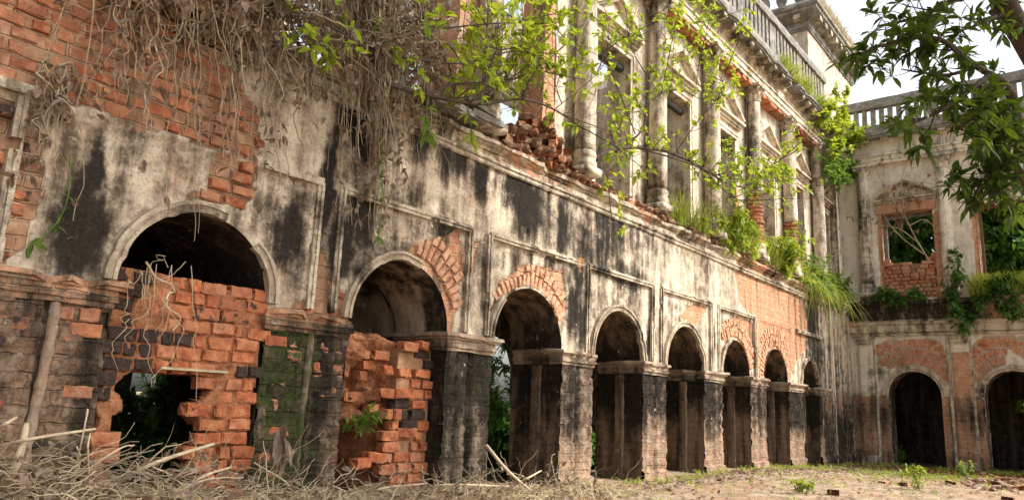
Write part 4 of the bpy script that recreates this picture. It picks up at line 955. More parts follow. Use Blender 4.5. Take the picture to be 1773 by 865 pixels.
for (a_, b_, c_, d_, h_) in ((2.75, 2.95, -3.55, -.85, 4.28), (7.75, 7.88, -3.6, -.1, 9.2), (.0, .2, -3.5, -.83, 4.28)):
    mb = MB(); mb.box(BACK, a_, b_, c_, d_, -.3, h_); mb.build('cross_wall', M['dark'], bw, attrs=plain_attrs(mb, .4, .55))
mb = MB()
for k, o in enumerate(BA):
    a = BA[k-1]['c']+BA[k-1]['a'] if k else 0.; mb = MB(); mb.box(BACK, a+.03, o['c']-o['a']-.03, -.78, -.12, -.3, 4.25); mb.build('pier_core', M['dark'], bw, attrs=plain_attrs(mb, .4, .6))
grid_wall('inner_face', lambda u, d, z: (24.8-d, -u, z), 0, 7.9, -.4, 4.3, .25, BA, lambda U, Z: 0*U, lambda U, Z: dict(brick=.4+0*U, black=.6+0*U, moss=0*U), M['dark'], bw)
# =================================================================== BRICK BLOCKING IN THE FIRST TWO ARCHES
FRESH[0] = 1.; WASH[0] = .25
i1 = thing('brick_infill', 'rough red brick wall blocking the nearest arch above a low dark doorway', 'brick wall', (2.56, .1, 0))
def i1_reg(u, z):
    if u < 1.98 or u > 3.40: return False
    if z > 2.14-.05*vn(u*4, 1, 3)-.05*(u-1.9): return False
    if z < 1.27:
        l_ = 2.16+.05*math.sin(z*21); r_ = 2.88+.08*math.sin(z*17+1)
        return u < l_ or u > r_
    return True
sootf = lambda u, z: (.75 if (1.25 < z < 1.62 and V1(u*1.6, z*2, 5) > .5) else .24+.5*(V1(u, z, 6)-.4)) if u > 2.24 else (.7 if z > .95 else .1)
c1 = courses(i1, i1_reg, 2.0, 3.38, -.2, 2.2, -.02, sootf, lambda u, z: .25 if z < .35 else 0, seed=31, skip=.0, CH=.121, jit=.022)
def mud_sheet(parent, u0, u1, z0, z1, d, reg, amp=.05, st=.025):
    U, Z = np.meshgrid(np.arange(u0, u1, st), np.arange(z0, z1, st), indexing='ij'); n, m = U.shape
    D = d+(fbm(U*9, Z*9, 5)-.5)*amp+(fbm(U*2.5, Z*2.5, 7)-.5)*amp; I = np.arange(n*m).reshape(n, m)
    wu = U+(fbm(U*3, Z*3, 9)-.5)*.08; ok = np.array([reg(float(a), float(b)) for a, b in zip(wu.ravel(), Z.ravel())]).reshape(n, m)
    D = np.where(ok, D, d-.2)
    q = np.stack([I[:-1, :-1], I[1:, :-1], I[1:, 1:], I[:-1, 1:]], -1)[ok[:-1, :-1] | ok[1:, 1:]]
    V = np.stack(LEFT(U.ravel(), D.ravel(), Z.ravel()), -1); used = np.unique(q); mp = -np.ones(len(V), int); mp[used] = np.arange(len(used))
    return link('mud_mortar', fast_mesh('mud_mortar', V[used], mp[q], True), M['mud'], parent)
mud_sheet(i1, 1.97, 3.42, -.3, 2.12, -.04, i1_reg)
for (a_, b_, z0_, z1_) in ((1.96, 3.4, 1.28, 2.0), (3.0, 3.4, -.3, 1.279), (1.96, 2.1, -.3, 1.279)):
    mb = MB(); mb.box(LEFT, a_, b_, -.28, -.09, z0_, z1_, .01); mb.build('brick_core', M['mud'], i1)
mb = MB(); mb.box(LEFT, 2.44, 3.06, -.05, .03, 1.285, 1.31, .004); mb.build('lath', M['twig'], i1)
i2 = thing('brick_infill', 'collapsed brick and mud blocking in the second arch with ragged toothed bricks', 'brick wall', (5.2, .3, 0))
nu, nz = 90, 110; UU, ZZ = np.meshgrid(np.linspace(4.4, 5.95, nu), np.linspace(-.3, 1, nz), indexing='ij')
topz = 1.93-.10*sst(4.9, 5.9, UU)-.10*(fbm(UU*5, UU*0, 4)-.5); hole = 0*UU
ZZ = np.where(ZZ > -.3, -.3+(ZZ+.3)/1.3*(topz+.3), ZZ)
ch = fbm(UU*6, ZZ*8, 3, 4); blk = vn(UU*7, ZZ*9, 8)
crs = np.floor(ZZ/.122); cell = vn(np.floor(UU/.2+crs*.5)*7.3, crs*3.1, 12); DD = -.58+.22*sst(4.5, 5.6, UU)+(ch-.5)*.30+(cell-.5)*.16*sst(1.75, 1.5, ZZ)+(blk-.5)*.08-.95*sst(.95, .6, ZZ+.25*(UU-4.8)+(ch-.5)*.5)*sst(5.35, 5.05, UU)-.25*sst(.5, -.2, ZZ)*sst(5.4, 4.6, UU)-.3*sst(topz-.12, topz, ZZ)
V = np.stack(LEFT(UU.ravel(), DD.ravel(), ZZ.ravel()), -1); I = np.arange(nu*nz).reshape(nu, nz)
Q = np.stack([I[:-1, :-1], I[1:, :-1], I[1:, 1:], I[:-1, 1:]], -1).reshape(-1, 4)
link('mud_core', fast_mesh('mud_core', V, Q, False), M['mud'], i2)
def i2_reg(u, z):
    e = 5.36+.13*math.sin(z*26)+.18*sst(1.2, 1.9, z)-(.1 if .25 < z < 1.2 else 0)
    return e < u < 5.96 and z < 1.83-.25*sst(5.9, 5.4, u)
c2 = courses(i2, i2_reg, 5.1, 6.06, -.2, 1.9, -.22, lambda u, z: (.75 if z > .8 and V1(u, z, 8) > .25 else .3) if u > 5.45 else .16, seed=41, skip=.02, CH=.121, jit=.03)
c2 += courses(i2, lambda u, z: u < 5.4 and .95 < z < 1.75-.1*(u-4.4), 4.45, 5.5, -.15, 1.85, -.40, lambda u, z: .5 if z < .35 else .05, seed=43, skip=.5, jit=.09)
for (x, y, L) in [(688, 680, .245), (692, 748, .245), (700, 600, .245), (725, 598, .17), (660, 640, .17), (640, 790, .245), (618, 800, .245)]:
    p = at(x, y, .3); lay('brick', i2, (p[0], .17, p[2]), L, (RB.uniform(-.1, .1), RB.uniform(-.1, .1), RB.uniform(-.5, .3)), .1)
mb = MB(); mb.box(LEFT, 5.4, 5.93, -.45, -.27, -.3, 1.72, .02); mb.build('mortar_core', M['mortar'], i2)
FRESH[0] = 0.; WASH[0] = .7
# rubble heap on the ledge where the upper bay fell
rb = thing('rubble_heap', 'heap of broken masonry on the ledge beside the first tall column', 'rubble', (7.3, .1, 4.6))
def rock_mesh(seed, r=1.):
    rng = np.random.default_rng(seed); V = rvec(26, rng)*r*(1+rng.uniform(-.2, .2, (26, 1)))
    import bmesh
    bm = bmesh.new()
    for v in V: bm.verts.new(v)
    bmesh.ops.convex_hull(bm, input=bm.verts); 
    loose = [v for v in bm.verts if not v.link_faces]
    bmesh.ops.delete(bm, geom=loose, context='VERTS')
    me = bpy.data.meshes.new('stone'); bm.to_mesh(me); bm.free(); return me
ROCK = [rock_mesh(i) for i in range(6)]
for r_m in ROCK: r_m.materials.append(M['rubble'])
def rock(name, parent, p, s, mat=None):
    o = bpy.data.objects.new(name, RB.choice(ROCK)); COL.objects.link(o); o.location = [float(v) for v in p]
    o.scale = (s*RB.uniform(.8, 1.4), s*RB.uniform(.8, 1.2), s*RB.uniform(.5, .8)); o.rotation_euler = (RB.uniform(-.4, .4), RB.uniform(-.4, .4), RB.uniform(0, 6))
    if parent is not None: o.parent = parent; o.matrix_parent_inverse = Matrix.Translation(-world_loc(parent))
    return o
for i in range(70):
    u = RB.uniform(6.55, 8.5); hmax = .62*math.exp(-((u-7.75)/.62)**2)+.15
    rock('stone', rb, (u, RB.uniform(-.05, .35), 4.62+RB.uniform(0, hmax)), RB.uniform(.05, .13))
for i in range(70):
    u = RB.uniform(6.6, 8.45); lay('brick', rb, (u, RB.uniform(-.08, .3), 4.66+RB.uniform(0, .62*math.exp(-((u-7.75)/.6)**2))), RB.choice([.245, .17, .12, .12]), (RB.uniform(-.5, .5), RB.uniform(-.4, .4), RB.uniform(0, 3)), .2)
for i in range(150):
    u = RB.uniform(6.6, 22.5); o = bpy.data.objects.new('ledge_stone', RB.choice(ROCK)); COL.objects.link(o); q_ = RB.uniform(.025, .075)
    o.location = (u, RB.uniform(-.15, -.02), 4.62+RB.uniform(-.02, .06)); o.scale = (q_*RB.uniform(.8, 1.8), q_, q_*.7); o.rotation_euler = (RB.uniform(-.4, .4), RB.uniform(-.4, .4), RB.uniform(0, 6)); o.parent = CORN; o.matrix_parent_inverse = Matrix.Translation(-world_loc(CORN))
FRESH[0] = .2
# broken coping stones that lie tilted on the ledge at the left column
for i, (x, y, l_, t) in enumerate([(752, 182, .7, .1), (792, 202, .8, -.05), (815, 190, .5, .15), (826, 212, .6, .0)]):
    p = at(x, y, -.05); mb = MB(); mb.box(lambda a, b, z: (a, -b, z), -l_/2, l_/2, -.22, .22, -.04, .04, .018)
    o = mb.build('coping_slab', M['parapet']); o.location = p; o.rotation_euler = (RB.uniform(-.1, .1), t, RB.uniform(-.15, .15))
    tag(o, ['weathered coping slab on the ledge, leftmost of the loose slabs', 'longest cracked coping slab tilted on the ledge edge', 'short coping slab lying behind the longest loose slab', 'coping slab nearest the rubble heap on the ledge'][i], 'slab', 'loose coping slabs on the ledge')
# =================================================================== PLANTS
def twigs_from(paths, n, lmin, lmax, rng, up=.3, out=None, tmin=.25):
    """random side twigs off main paths -> paths, tips, axes"""
    res = []; tips = []; ax = []
    lens = np.array([np.linalg.norm(np.diff(p, axis=0), axis=1).sum() for p, r in paths]); pr = lens/lens.sum()
    for i in range(n):
        p, r = paths[rng.choice(len(paths), p=pr)]; k = int((tmin+(1-tmin)*rng.random())*(len(p)-1)); b = p[k]
        t = p[min(k+1, len(p)-1)]-p[max(k-1, 0)]; t /= np.linalg.norm(t)+1e-9
        d = t*.5+rvec(1, rng)[0]*.9+np.array([0, 0, up]); 
        if out is not None: d = d+out
        d /= np.linalg.norm(d); l = rng.uniform(lmin, lmax)
        m1 = b+d*l*.5+rvec(1, rng)[0]*l*.1; e = b+d*l+np.array([0, 0, .12*l*up*2])
        q = smooth_path([b, m1, e], 6); res.append((q, np.linspace(max(.004, r[k]*.45), .003, len(q)))); tips.append(q); ax.append(d)
    return res, tips, ax
def plant(name, label, cat, base, mains, leafmat, woodmat, n_tw, tl, L, W, per, seed, group=None, up=.3, spread=.9, along=2, droop=.2, out=None, second=0, tmin=.25, dense=1.):
    rng = np.random.default_rng(seed); t = thing(name, label, cat, base, group)
    paths = mains; tw, tips, ax = twigs_from(paths, n_tw, tl[0], tl[1], rng, up, out, tmin)
    allp = paths+tw
    if second:
        tw2, tp2, ax2 = twigs_from(tw, second, tl[0]*.5, tl[1]*.6, rng, up, out, .2); allp = allp+tw2; tips += tp2; ax += ax2
    V, F = tube_np(allp, 5); link('branches', fast_mesh('branches', V, F), M[woodmat], t)
    C = []; A = []
    for q, a in zip(tips, ax):
        for j in range(along):
            if rng.random() < dense: C.append(q[-1-int(j*(len(q)-1)/max(1, along))]); A.append(a)
    if C:
        V, F = whorls(C, A, per, L, W, spread, rng, droop); o = link('leaves', fast_mesh('leaves', V, F, False), M[leafmat], t, 'stuff')
    return t
def px_path(pts, y0, y1, r0, r1, n=14, f=None):
    k = len(pts); P = [at(x, y, y0+(y1-y0)*i/(k-1)) for i, (x, y) in enumerate(pts)]
    P = smooth_path(P, n); return (P, np.linspace(r0, r1, len(P)))
# sapling rooted on the ledge beside the first tall column
S1 = [px_path([(1018, 288), (1050, 264), (1100, 255), (1160, 264), (1215, 290), (1262, 318), (1325, 332)], -.05, -.9, .045, .012, 24),
      px_path([(1060, 260), (1110, 228), (1120, 170), (1128, 105)], -.15, -.5, .022, .006),
      px_path([(1118, 178), (1172, 155), (1235, 180), (1290, 168)], -.4, -.9, .012, .004),
      px_path([(1100, 232), (1078, 175), (1058, 125)], -.3, -.5, .012, .004),
      px_path([(1262, 318), (1330, 300), (1362, 258)], -.7, -.9, .012, .004),
      px_path([(1100, 255), (1180, 278), (1260, 308), (1330, 312), (1400, 322)], -.3, -1.3, .02, .005, 20),
      px_path([(1215, 290), (1270, 342), (1330, 356)], -.6, -1.0, .01, .004),
      px_path([(1205, 155), (1212, 85), (1209, 32)], -.5, -.6, .007, .003),
      px_path([(1040, 268), (1052, 310), (1060, 380), (1078, 415)], -.2, -.5, .014, .004),
      px_path([(1240, 180), (1255, 130), (1250, 110)], -.7, -.8, .007, .003)]
rs1 = np.random.default_rng(77)
xs_, _, _ = twigs_from(S1, 26, .7, 1.7, rs1, .35, np.array([.1, -.15, 0]), .15); S1 = S1+[(p, np.linspace(.010, .004, len(p))) for p, r in xs_]
plant('sapling', 'crooked sapling with lime green leaves rooted at the foot of the first tall column', 'sapling', at(1018, 288, -.05), S1, 'leaf_lime', 'shrubwood', 280, (.15, .55), .11, .058, 5, 11, up=.55, along=2, droop=.12, second=200, dense=.62)
S2 = [px_path([(655, 140), (740, 165), (830, 180), (905, 172), (960, 190), (1012, 225)], -.3, -.7, .032, .008, 24),
      px_path([(740, 165), (790, 145), (880, 140), (940, 110), (1005, 55)], -.4, -.7, .02, .006, 18),
      px_path([(905, 172), (925, 110), (942, 40), (958, -30)], -.6, -.6, .018, .006),
      px_path([(690, 55), (780, 48), (870, 40), (962, 42)], -.4, -.8, .016, .005),
      px_path([(830, 180), (880, 130), (905, 60), (900, -30)], -.5, -.6, .014, .005),
      px_path([(840, 175), (843, 80), (846, -40)], -.6, -.6, .007, .005),
      px_path([(660, 140), (640, 60), (650, -60)], -.3, -.5, .02, .008),
      px_path([(660, 100), (560, 40), (480, 20)], -.4, -.6, .012, .004),
      px_path([(960, 190), (1040, 120), (1055, 60)], -.7, -.9, .008, .003),
      px_path([(700, 100), (800, 110), (880, 90), (985, 95)], -.5, -.8, .012, .004)]
S2 = S2+[(p, np.linspace(.010, .004, len(p))) for p, r in twigs_from(S2, 26, .6, 1.4, rs1, .1, np.array([.1, -.1, 0]), .1)[0]]
plant('shrub', 'tangled lime green shrub overhanging the ledge above the second and third arches', 'shrub', at(700, 160, -.3), S2, 'leaf_lime', 'shrubwood', 240, (.2, .6), .12, .062, 4, 12, up=.25, along=2, droop=.15, second=160, dense=.58)
# bush sprouting from the broken cornice in the corner
def ball(c, r, n, rng, base):
    out = []
    for i in range(n):
        d = rvec(1, rng)[0]*np.array(r)*rng.uniform(.4, 1); e = np.array(c)+d
        out.append((smooth_path([base, (np.array(base)+e)/2+rvec(1, rng)[0]*.15, e], 8), np.linspace(.02, .005, 9)[:len(smooth_path([base, base, e], 8))]))
    return out
rg = np.random.default_rng(3)
def mains_to(base, ends, r0=.02):
    o = []
    for e in ends:
        q = smooth_path([base, (np.array(base)*.5+np.array(e)*.5)+rvec(1, rg)[0]*.12, e], 10); o.append((q, np.linspace(r0, .004, len(q))))
    return o
b0 = at(1452, 240, -.35)
plant('cornice_bush', 'bright yellow green bush growing from the broken cornice in the corner', 'bush', b0, mains_to(b0, [at(x, y, -.6) for x, y in [(1450, 150), (1462, 180), (1435, 190), (1475, 215), (1498, 225), (1525, 235), (1440, 265), (1470, 255), (1490, 260), (1425, 200)]]), 'leaf_lime', 'shrubwood', 90, (.15, .5), .15, .085, 6, 14, along=3, droop=.1, second=40)
b1 = at(1465, 300, -.3)
plant('cornice_bush', 'dark green bush hanging over the corner column capitals', 'bush', b1, mains_to(b1, [at(x, y, -.5) for x, y in [(1435, 300), (1455, 275), (1480, 285), (1505, 300), (1450, 320), (1425, 280), (1490, 310), (1440, 245), (1470, 240), (1500, 270)]]), 'leaf_green', 'shrubwood', 110, (.15, .45), .12, .07, 6, 15, along=3, up=0, droop=.2, second=50)
# withered sapling in front of the end-wing window
d0 = atx(1612, 455, 23.7)
DS = []
for pts in [[(1612, 455), (1590, 420), (1568, 375), (1560, 320), (1567, 290), (1572, 270)], [(1590, 420), (1555, 395), (1515, 388), (1470, 372)], [(1570, 380), (1545, 345), (1520, 300), (1518, 280)], [(1575, 390), (1600, 380), (1620, 395)], [(1562, 330), (1590, 315), (1640, 325)], [(1600, 440), (1560, 410), (1535, 380), (1522, 355)], [(1560, 400), (1570, 365), (1610, 350)]]:
    q = smooth_path([atx(x, y, 23.72-.06*i) for i, (x, y) in enumerate(pts)], 14); DS.append((q, np.linspace(.022, .005, len(q))))
plant('withered_sapling', 'leafless pale sapling with a few withered red leaves before the bricked window', 'sapling', d0, DS, 'leaf_red', 'twigd', 40, (.15, .5), .11, .05, 3, 16, up=.1, along=2, droop=.6, second=20, dense=.5)
# creepers on the end-wing ledge
rg = np.random.default_rng(8)
for i, (x, y, ends, lab) in enumerate([(1655, 515, [(1640, 470), (1650, 430), (1665, 540), (1690, 560), (1672, 575), (1630, 500), (1640, 545), (1700, 530), (1648, 450)], 'leafy creeper spilling over the end wing ledge below the middle column'),
                                       (1735, 515, [(1720, 480), (1745, 530), (1715, 545), (1765, 525), (1738, 470), (1755, 545), (1700, 520)], 'leafy creeper on the end wing ledge nearest the right edge'),
                                       (1560, 512, [(1530, 508), (1590, 505), (1510, 512), (1610, 510), (1545, 515), (1575, 518)], 'low green creeper along the ledge under the bricked window')]):
    b = atx(x, y, 23.75); plant('creeper', lab, 'creeper', b, mains_to(b, [atx(p, q, 23.66) for p, q in ends], .012), 'leaf_fern', 'shrubwood', 60, (.1, .35), .11, .085, 4, 20+i, 'creepers on the end wing ledge', along=3, up=-.1, droop=.3, second=25)
def grass(name, label, base_pts, n, h, mat, seed, lean=(0, 0, 0), wd=.012, cat='grass', jl=.4, sp=.4, kind='stuff', segs=4, bend=.35, drop=.45):
    rng = np.random.default_rng(seed); base_pts = np.asarray(base_pts); B = base_pts[rng.integers(0, len(base_pts), n)]+rng.normal(size=(n, 3))*[.05, .05, .01]
    H = h*(1+rng.uniform(-jl, jl, n)); d = rvec(n, rng)*sp+np.array([0, 0, 1.])+np.array(lean); d /= np.linalg.norm(d, axis=1)[:, None]
    side = np.cross(d, rvec(n, rng)); side /= np.linalg.norm(side, axis=1)[:, None]+1e-9
    hz = d*[1, 1, 0]+rng.normal(size=(n, 3))*[.15, .15, 0]+np.array(lean)*[1, 1, 0]*.5; V = []
    for k, t in enumerate(np.linspace(0, 1, segs+1)):
        P = B+d*(H*t)[:, None]+hz*(H*bend*t*t)[:, None]+np.array([0, 0, -1.])*(H*drop*t**2.4)[:, None]
        w2 = wd*(1-t**1.5)+.001; V += [P-side*w2, P+side*w2]
    V = np.stack(V, 1).reshape(-1, 3); s = 2*(segs+1); b = np.arange(n)[:, None]*s
    T = np.concatenate([b+np.array([[2*k, 2*k+1, 2*k+3, 2*k+2]]) for k in range(segs)], 0)
    o = link(name, fast_mesh(name, V, T), M[mat]); tag(o, label, cat, None, kind); return o
lp = lambda xs, z=4.62, y=(-.12, .12): [(u, RB.uniform(*y), z) for u in xs]
grass('ledge_grass', 'tall pale grass growing along the ledge before the middle columns', lp(np.repeat([12.1, 12.6, 13.2, 14.4, 14.7, 15.1, 15.3, 16.0, 16.6, 16.9, 17.3, 17.4], 6)+np.random.default_rng(1).normal(size=72)*.09), 1100, .75, 'grass', 31, (0, 0, 0), .009, jl=.6, sp=.35, bend=.2, drop=.3)
grass('ledge_grass', 'long bright grass tuft arching over the ledge in the corner', lp(np.repeat([17.6, 17.9, 18.3, 19.2, 19.6, 20.1, 20.5, 21.2, 21.6], 6)+np.random.default_rng(2).normal(size=54)*.12), 620, .95, 'grass', 32, (0, 0, 0), .013, jl=.5, drop=.6, sp=.6, bend=.2)
grass('ledge_grass', 'dry and green grass drooping low from the ledge end', [(u, -.2, 4.6) for u in np.linspace(18.9, 22.4, 60)], 260, .75, 'grass', 33, (0, 0, 0), .02, jl=.6, bend=.2, drop=1.45, segs=6, sp=1.1)
grass('window_grass', 'dense bright grass filling the right hand upper window', [(23.9+RB.uniform(-.1, .4), -RB.uniform(3.4, 5.4), 4.72) for i in range(80)], 1500, .9, 'grass', 34, (-.1, 0, 0), .012)
grass('parapet_grass', 'dry grass growing on the tower cornice edge', [(RB.uniform(21.7, 26.5), -.2, 13.72) for i in range(60)], 700, .45, 'straw', 35, (0, -.05, 0), .009)
grass('parapet_grass', 'green grass growing along the arcade roof parapet', [(RB.uniform(17.2, 21.2), -.38, 9.9) for i in range(50)], 800, .55, 'grass', 36, (0, -.1, 0), .009)
rg = np.random.default_rng(28)
for i, (u, h, n_, lab, mt_) in enumerate([(14.6, .9, 9, 'leafy pale weed on the ledge between the third and fourth columns', 'leaf_lime'), (17.6, 1.1, 11, 'tall leafy weed on the ledge before the bare brick columns', 'leaf_lime'), (20.4, .9, 10, 'weed drooping over the ledge near the corner', 'leaf_green'), (22.3, .8, 9, 'weed on the ledge in the inner corner', 'leaf_green')]):
    b = np.array([u, -.08, 4.6]); ends = [b+np.array([rg.normal()*.5, -abs(rg.normal())*.25, h*rg.uniform(-.5 if i > 1 else .2, 1.)]) for q in range(n_)]
    plant('ledge_weed', lab, 'plant', b, mains_to(b, ends, .01), mt_, 'shrubwood', 70, (.12, .4), .13, .05, 4, 300+i, 'weeds on the arcade ledge', up=.1, along=3, droop=.35, second=30)
# hanging dry vines
def vine(label, x0, x1, ytop, ylo, yhi, n, seed, dry=1., leaves=200, yp=-.28, big=False):
    rng = np.random.default_rng(seed); paths = []; C = []
    b = at((x0+x1)/2, ytop, yp); t = thing('hanging_vine', label, 'vine', b, 'dry vines hanging over the near wall')
    for i in range(n):
        x = rng.uniform(x0, x1); l = rng.uniform(ylo, yhi) if rng.random() < .6 else rng.uniform(ytop, yhi)
        P0 = at(x, ytop+rng.uniform(-14, 14), yp+rng.uniform(-.12, .12)); P1 = at(x+rng.normal()*14, l, yp+rng.uniform(-.05, .15))
        k = 14; tt = np.linspace(0, 1, k)[:, None]; P = P0*(1-tt)+P1*tt
        wob = np.cumsum(rng.normal(size=(k, 3))*[.028, .02, .02], 0)*(1.5 if rng.random() < .35 else .85); P = P+wob*np.minimum(tt*2.5, 1)
        r = rng.choice([.004, .005, .007, .012], p=[.4, .33, .2, .07]); paths.append((smooth_path(P, 28), np.linspace(r, r*.5, len(smooth_path(P, 28)))))
    V, F = tube_np(paths, 4); link('stems', fast_mesh('stems', V, F), M['twigd'] if dry > .5 else M['twig'], t)
    if leaves:
        for i in range(leaves): p, r = paths[rng.integers(len(paths))]; C.append(p[rng.integers(len(p))])
        V, F = whorls(np.array(C), np.tile([0, 0, -1.], (len(C), 1)), 2, .085, .045, .8, rng, .2, .5); link('dead_leaves', fast_mesh('dead_leaves', V, F, False), M['leaf_dry'], t, 'stuff')
    return t
vine('thin bundle of dry vines trailing down the bare brick beside the niche', 195, 275, -30, 150, 235, 18, 51, leaves=50)
vine('sparse dry vines with hooked stems hanging above the first arch crown', 270, 400, -30, 60, 260, 20, 52, leaves=30)
vine('broad curtain of dry vines over the plaster right of the first arch', 385, 490, -30, 120, 310, 46, 53, leaves=130)
vine('short dry vines hanging over the cornice between the first two arches', 480, 600, -20, 90, 230, 44, 54, leaves=180)
vine('long thick curtain of brown dry vines hanging lowest in the middle', 635, 690, -20, 200, 355, 60, 55, leaves=420)
vine('loose dry vines between the two thick curtains', 590, 645, -20, 120, 300, 34, 56, leaves=160)
vine('narrow dry vine rope with green leaves right of the thick curtain', 715, 752, -20, 120, 300, 34, 57, leaves=330)
vine('thin dead creeper stems crossing the plaster strip left of the first arch', 60, 130, 120, 180, 330, 22, 58, leaves=70, yp=-.12)
vine('pale drooping stems hanging across the brick infill doorway', 232, 335, 465, 520, 690, 13, 59, 0., leaves=0, yp=-.16)
vine('few long bare stems trailing down over the niche and black stained plaster', 110, 265, -30, 260, 430, 9, 351, leaves=26, yp=-.2)
vine('few long bare stems hanging to the crown of the first arch', 300, 480, -30, 300, 440, 11, 352, leaves=34, yp=-.22)
vine('long leafy brown strand reaching lowest before the second arch panel', 640, 672, -20, 330, 430, 12, 353, leaves=170, yp=-.25)
vine('long pale stems hanging between the first and second arch', 560, 632, -20, 260, 420, 8, 354, leaves=20, yp=-.2)
# tangled matting on the ledge top that the vines hang from
rg2 = np.random.default_rng(61); paths = []; C = []
for i in range(300):
    x = 720-530*rg2.random()**1.7; yl = 20+.0*x+ (x-180)*.19; P0 = at(x, yl-rg2.uniform(10, 110), -.2+rg2.uniform(-.2, .2))
    d = rvec(1, rg2)[0]*[1, .5, .5]; k = 9; P = P0+np.cumsum(np.tile(d*.09, (k, 1))+rg2.normal(size=(k, 3))*.035, 0)
    r = rg2.choice([.004, .007, .012], p=[.6, .3, .1]); paths.append((P, np.full(k, r))); C.append(P[4])
vm = thing('vine_mat', 'matted dry creeper lying along the top of the near wall', 'vine', at(430, 40, -.2))
V, F = tube_np(paths, 4); link('stems', fast_mesh('stems', V, F), M['twigd'], vm)
C = np.array(C)[rg2.integers(0, len(C), 900)]+rg2.normal(size=(900, 3))*.1
V, F = whorls(C, rvec(900, rg2), 2, .1, .055, .9, rg2, .3, .5); link('dead_leaves', fast_mesh('dead_leaves', V, F, False), M['leaf_dry'], vm, 'stuff')
# leafy green strands hanging among the dry vines
for i, (pts, lab) in enumerate([([(742, 165), (738, 200), (742, 240)], 'green leaf sprig hanging from the vine rope'), ([(808, 170), (814, 210), (818, 248)], 'green leaf sprig hanging under the coping slabs'), ([(560, 60), (575, 90), (572, 105)], 'yellowing leaf sprig among the dry vines'), ([(660, 210), (662, 330), (655, 425)], 'single thin green stem trailing below the thick vine curtain'), ([(122, 270), (118, 340), (95, 390), (45, 432)], 'thin green creeper with small leaves on the left plaster strip')]):
    q = smooth_path([at(x, y, -.42 if i < 4 else -.06) for x, y in pts], 12)
    t = thing('leaf_sprig', lab, 'creeper', q[0]); V, F = tube_np([(q, np.full(len(q), .006))], 5); link('stem', fast_mesh('stem', V, F), M['leaf_green'], t)
    sel = q[[4, 6, 8, 10, 11, 11]] if i != 3 else q[[10, 11]]
    V, F = whorls(sel, np.tile([0, 0, -1.], (len(sel), 1)), 2, .16 if i < 3 else .1, .07 if i < 3 else .05, .7, np.random.default_rng(i), .15); link('leaves', fast_mesh('leaves', V, F, False), M['leaf_lime' if i in (1, 2) else 'leaf_green'], t, 'stuff')
# ------------------------------------------------------------------ greenery in the rooms behind
rg = np.random.default_rng(71)
for i, (x, y, z, h, lab) in enumerate([(3.25, 1.7, 0, 1.2, 'dark ferny undergrowth behind the low doorway'), (9.4, 2.2, 0, 1.9, 'tall leafy undergrowth seen through the third arch'), (9.35, 1.5, -.05, .9, 'low fern at the foot of the fourth arch'), (12.2, 1.6, -.05, .7, 'small fern inside the fifth arch'), (10.6, 4.2, 0, 2.6, 'bushy weeds outside the rear opening behind the arcade'), (4.9, 4.4, 0, 2.2, 'bushy weeds outside the rear opening behind the first arch')]):
    b = np.array([x, y, z+float(gz(x, y))*.0]); ends = [b+np.array([rg.normal()*.32*h, rg.normal()*.32*h, h*rg.uniform(.35, 1.)]) for q in range(int(9*h)+4)]
    plant('undergrowth', lab, 'plant', b, mains_to(b, ends, .012), 'leaf_fern', 'shrubwood', int(110*h), (.1, .35), .16, .06, 5, 72+i, 'undergrowth inside the arcade', up=.1, along=3, droop=.3, second=40)
# ------------------------------------------------------------------ big tree at right: trunk outside the frame, limbs and leaves hang in
rt = np.random.default_rng(90)
def dpath(pts, r0, r1, n=16): q = smooth_path([atd(*p) for p in pts], n); return (q, np.linspace(r0, r1, len(q)))
TB = np.array([8.6, -7.6, -.1]); fork = np.array([8.3, -7.6, 3.4])
limbs = [(smooth_path([TB, TB+[.05, .1, 1.6], fork], 10), np.linspace(.42, .32, 10)[:len(smooth_path([TB, TB, fork], 10))]),
         (smooth_path([fork, atd(1850, 150, 8.2), atd(1770, 60, 8.0), atd(1715, -40, 7.9), atd(1640, -190, 7.6), [5.6, -5.9, 8.2]], 24), None),
         (smooth_path([fork, atd(1800, 330, 7.6), atd(1766, 250, 7.2), atd(1758, 185, 7.1), atd(1735, 140, 7.0), atd(1712, 132, 6.9)], 18), None),
         (smooth_path([fork, [7.6, -8.9, 6.0], [5.5, -9.4, 9.0]], 12), None), (smooth_path([fork, [9.0, -9.6, 6.4], [9.5, -11., 9.2]], 12), None)]
limbs = [(p, r if r is not None else np.linspace((.2, .16, .07, .1, .1)[i], (.2, .07, .03, .05, .05)[i], len(p))) for i, (p, r) in enumerate(limbs)]
sub = [dpath([(1735, 140, 7.0), (1690, 115, 6.9), (1640, 75, 6.8), (1600, 65, 6.8), (1540, 75, 6.8), (1500, 90, 6.8)], .035, .008), dpath([(1712, 132, 6.9), (1680, 155, 6.7), (1640, 185, 6.6), (1600, 205, 6.6), (1575, 215, 6.6)], .03, .008),
       dpath([(1740, 150, 7.0), (1700, 190, 6.8), (1670, 215, 6.7), (1640, 230, 6.7)], .02, .006), dpath([(1762, 230, 7.1), (1735, 270, 6.9), (1710, 300, 6.8), (1690, 330, 6.8)], .018, .006),
       dpath([(1720, -30, 7.9), (1650, 0, 7.6), (1590, 30, 7.4), (1520, 45, 7.3)], .04, .008), dpath([(1745, 20, 8.0), (1700, 40, 7.6), (1660, 55, 7.4)], .03, .008), dpath([(1766, 250, 7.2), (1740, 230, 7.0), (1700, 250, 6.9)], .015, .005),
       dpath([(1690, 115, 6.9), (1640, 130, 6.8), (1590, 125, 6.9), (1560, 120, 6.9)], .02, .006), dpath([(1770, 330, 7.4), (1745, 330, 7.2), (1715, 350, 7.1)], .012, .005)]
mt = thing('mango_tree', 'large dark leaved tree overhanging the courtyard from the right', 'tree', TB)
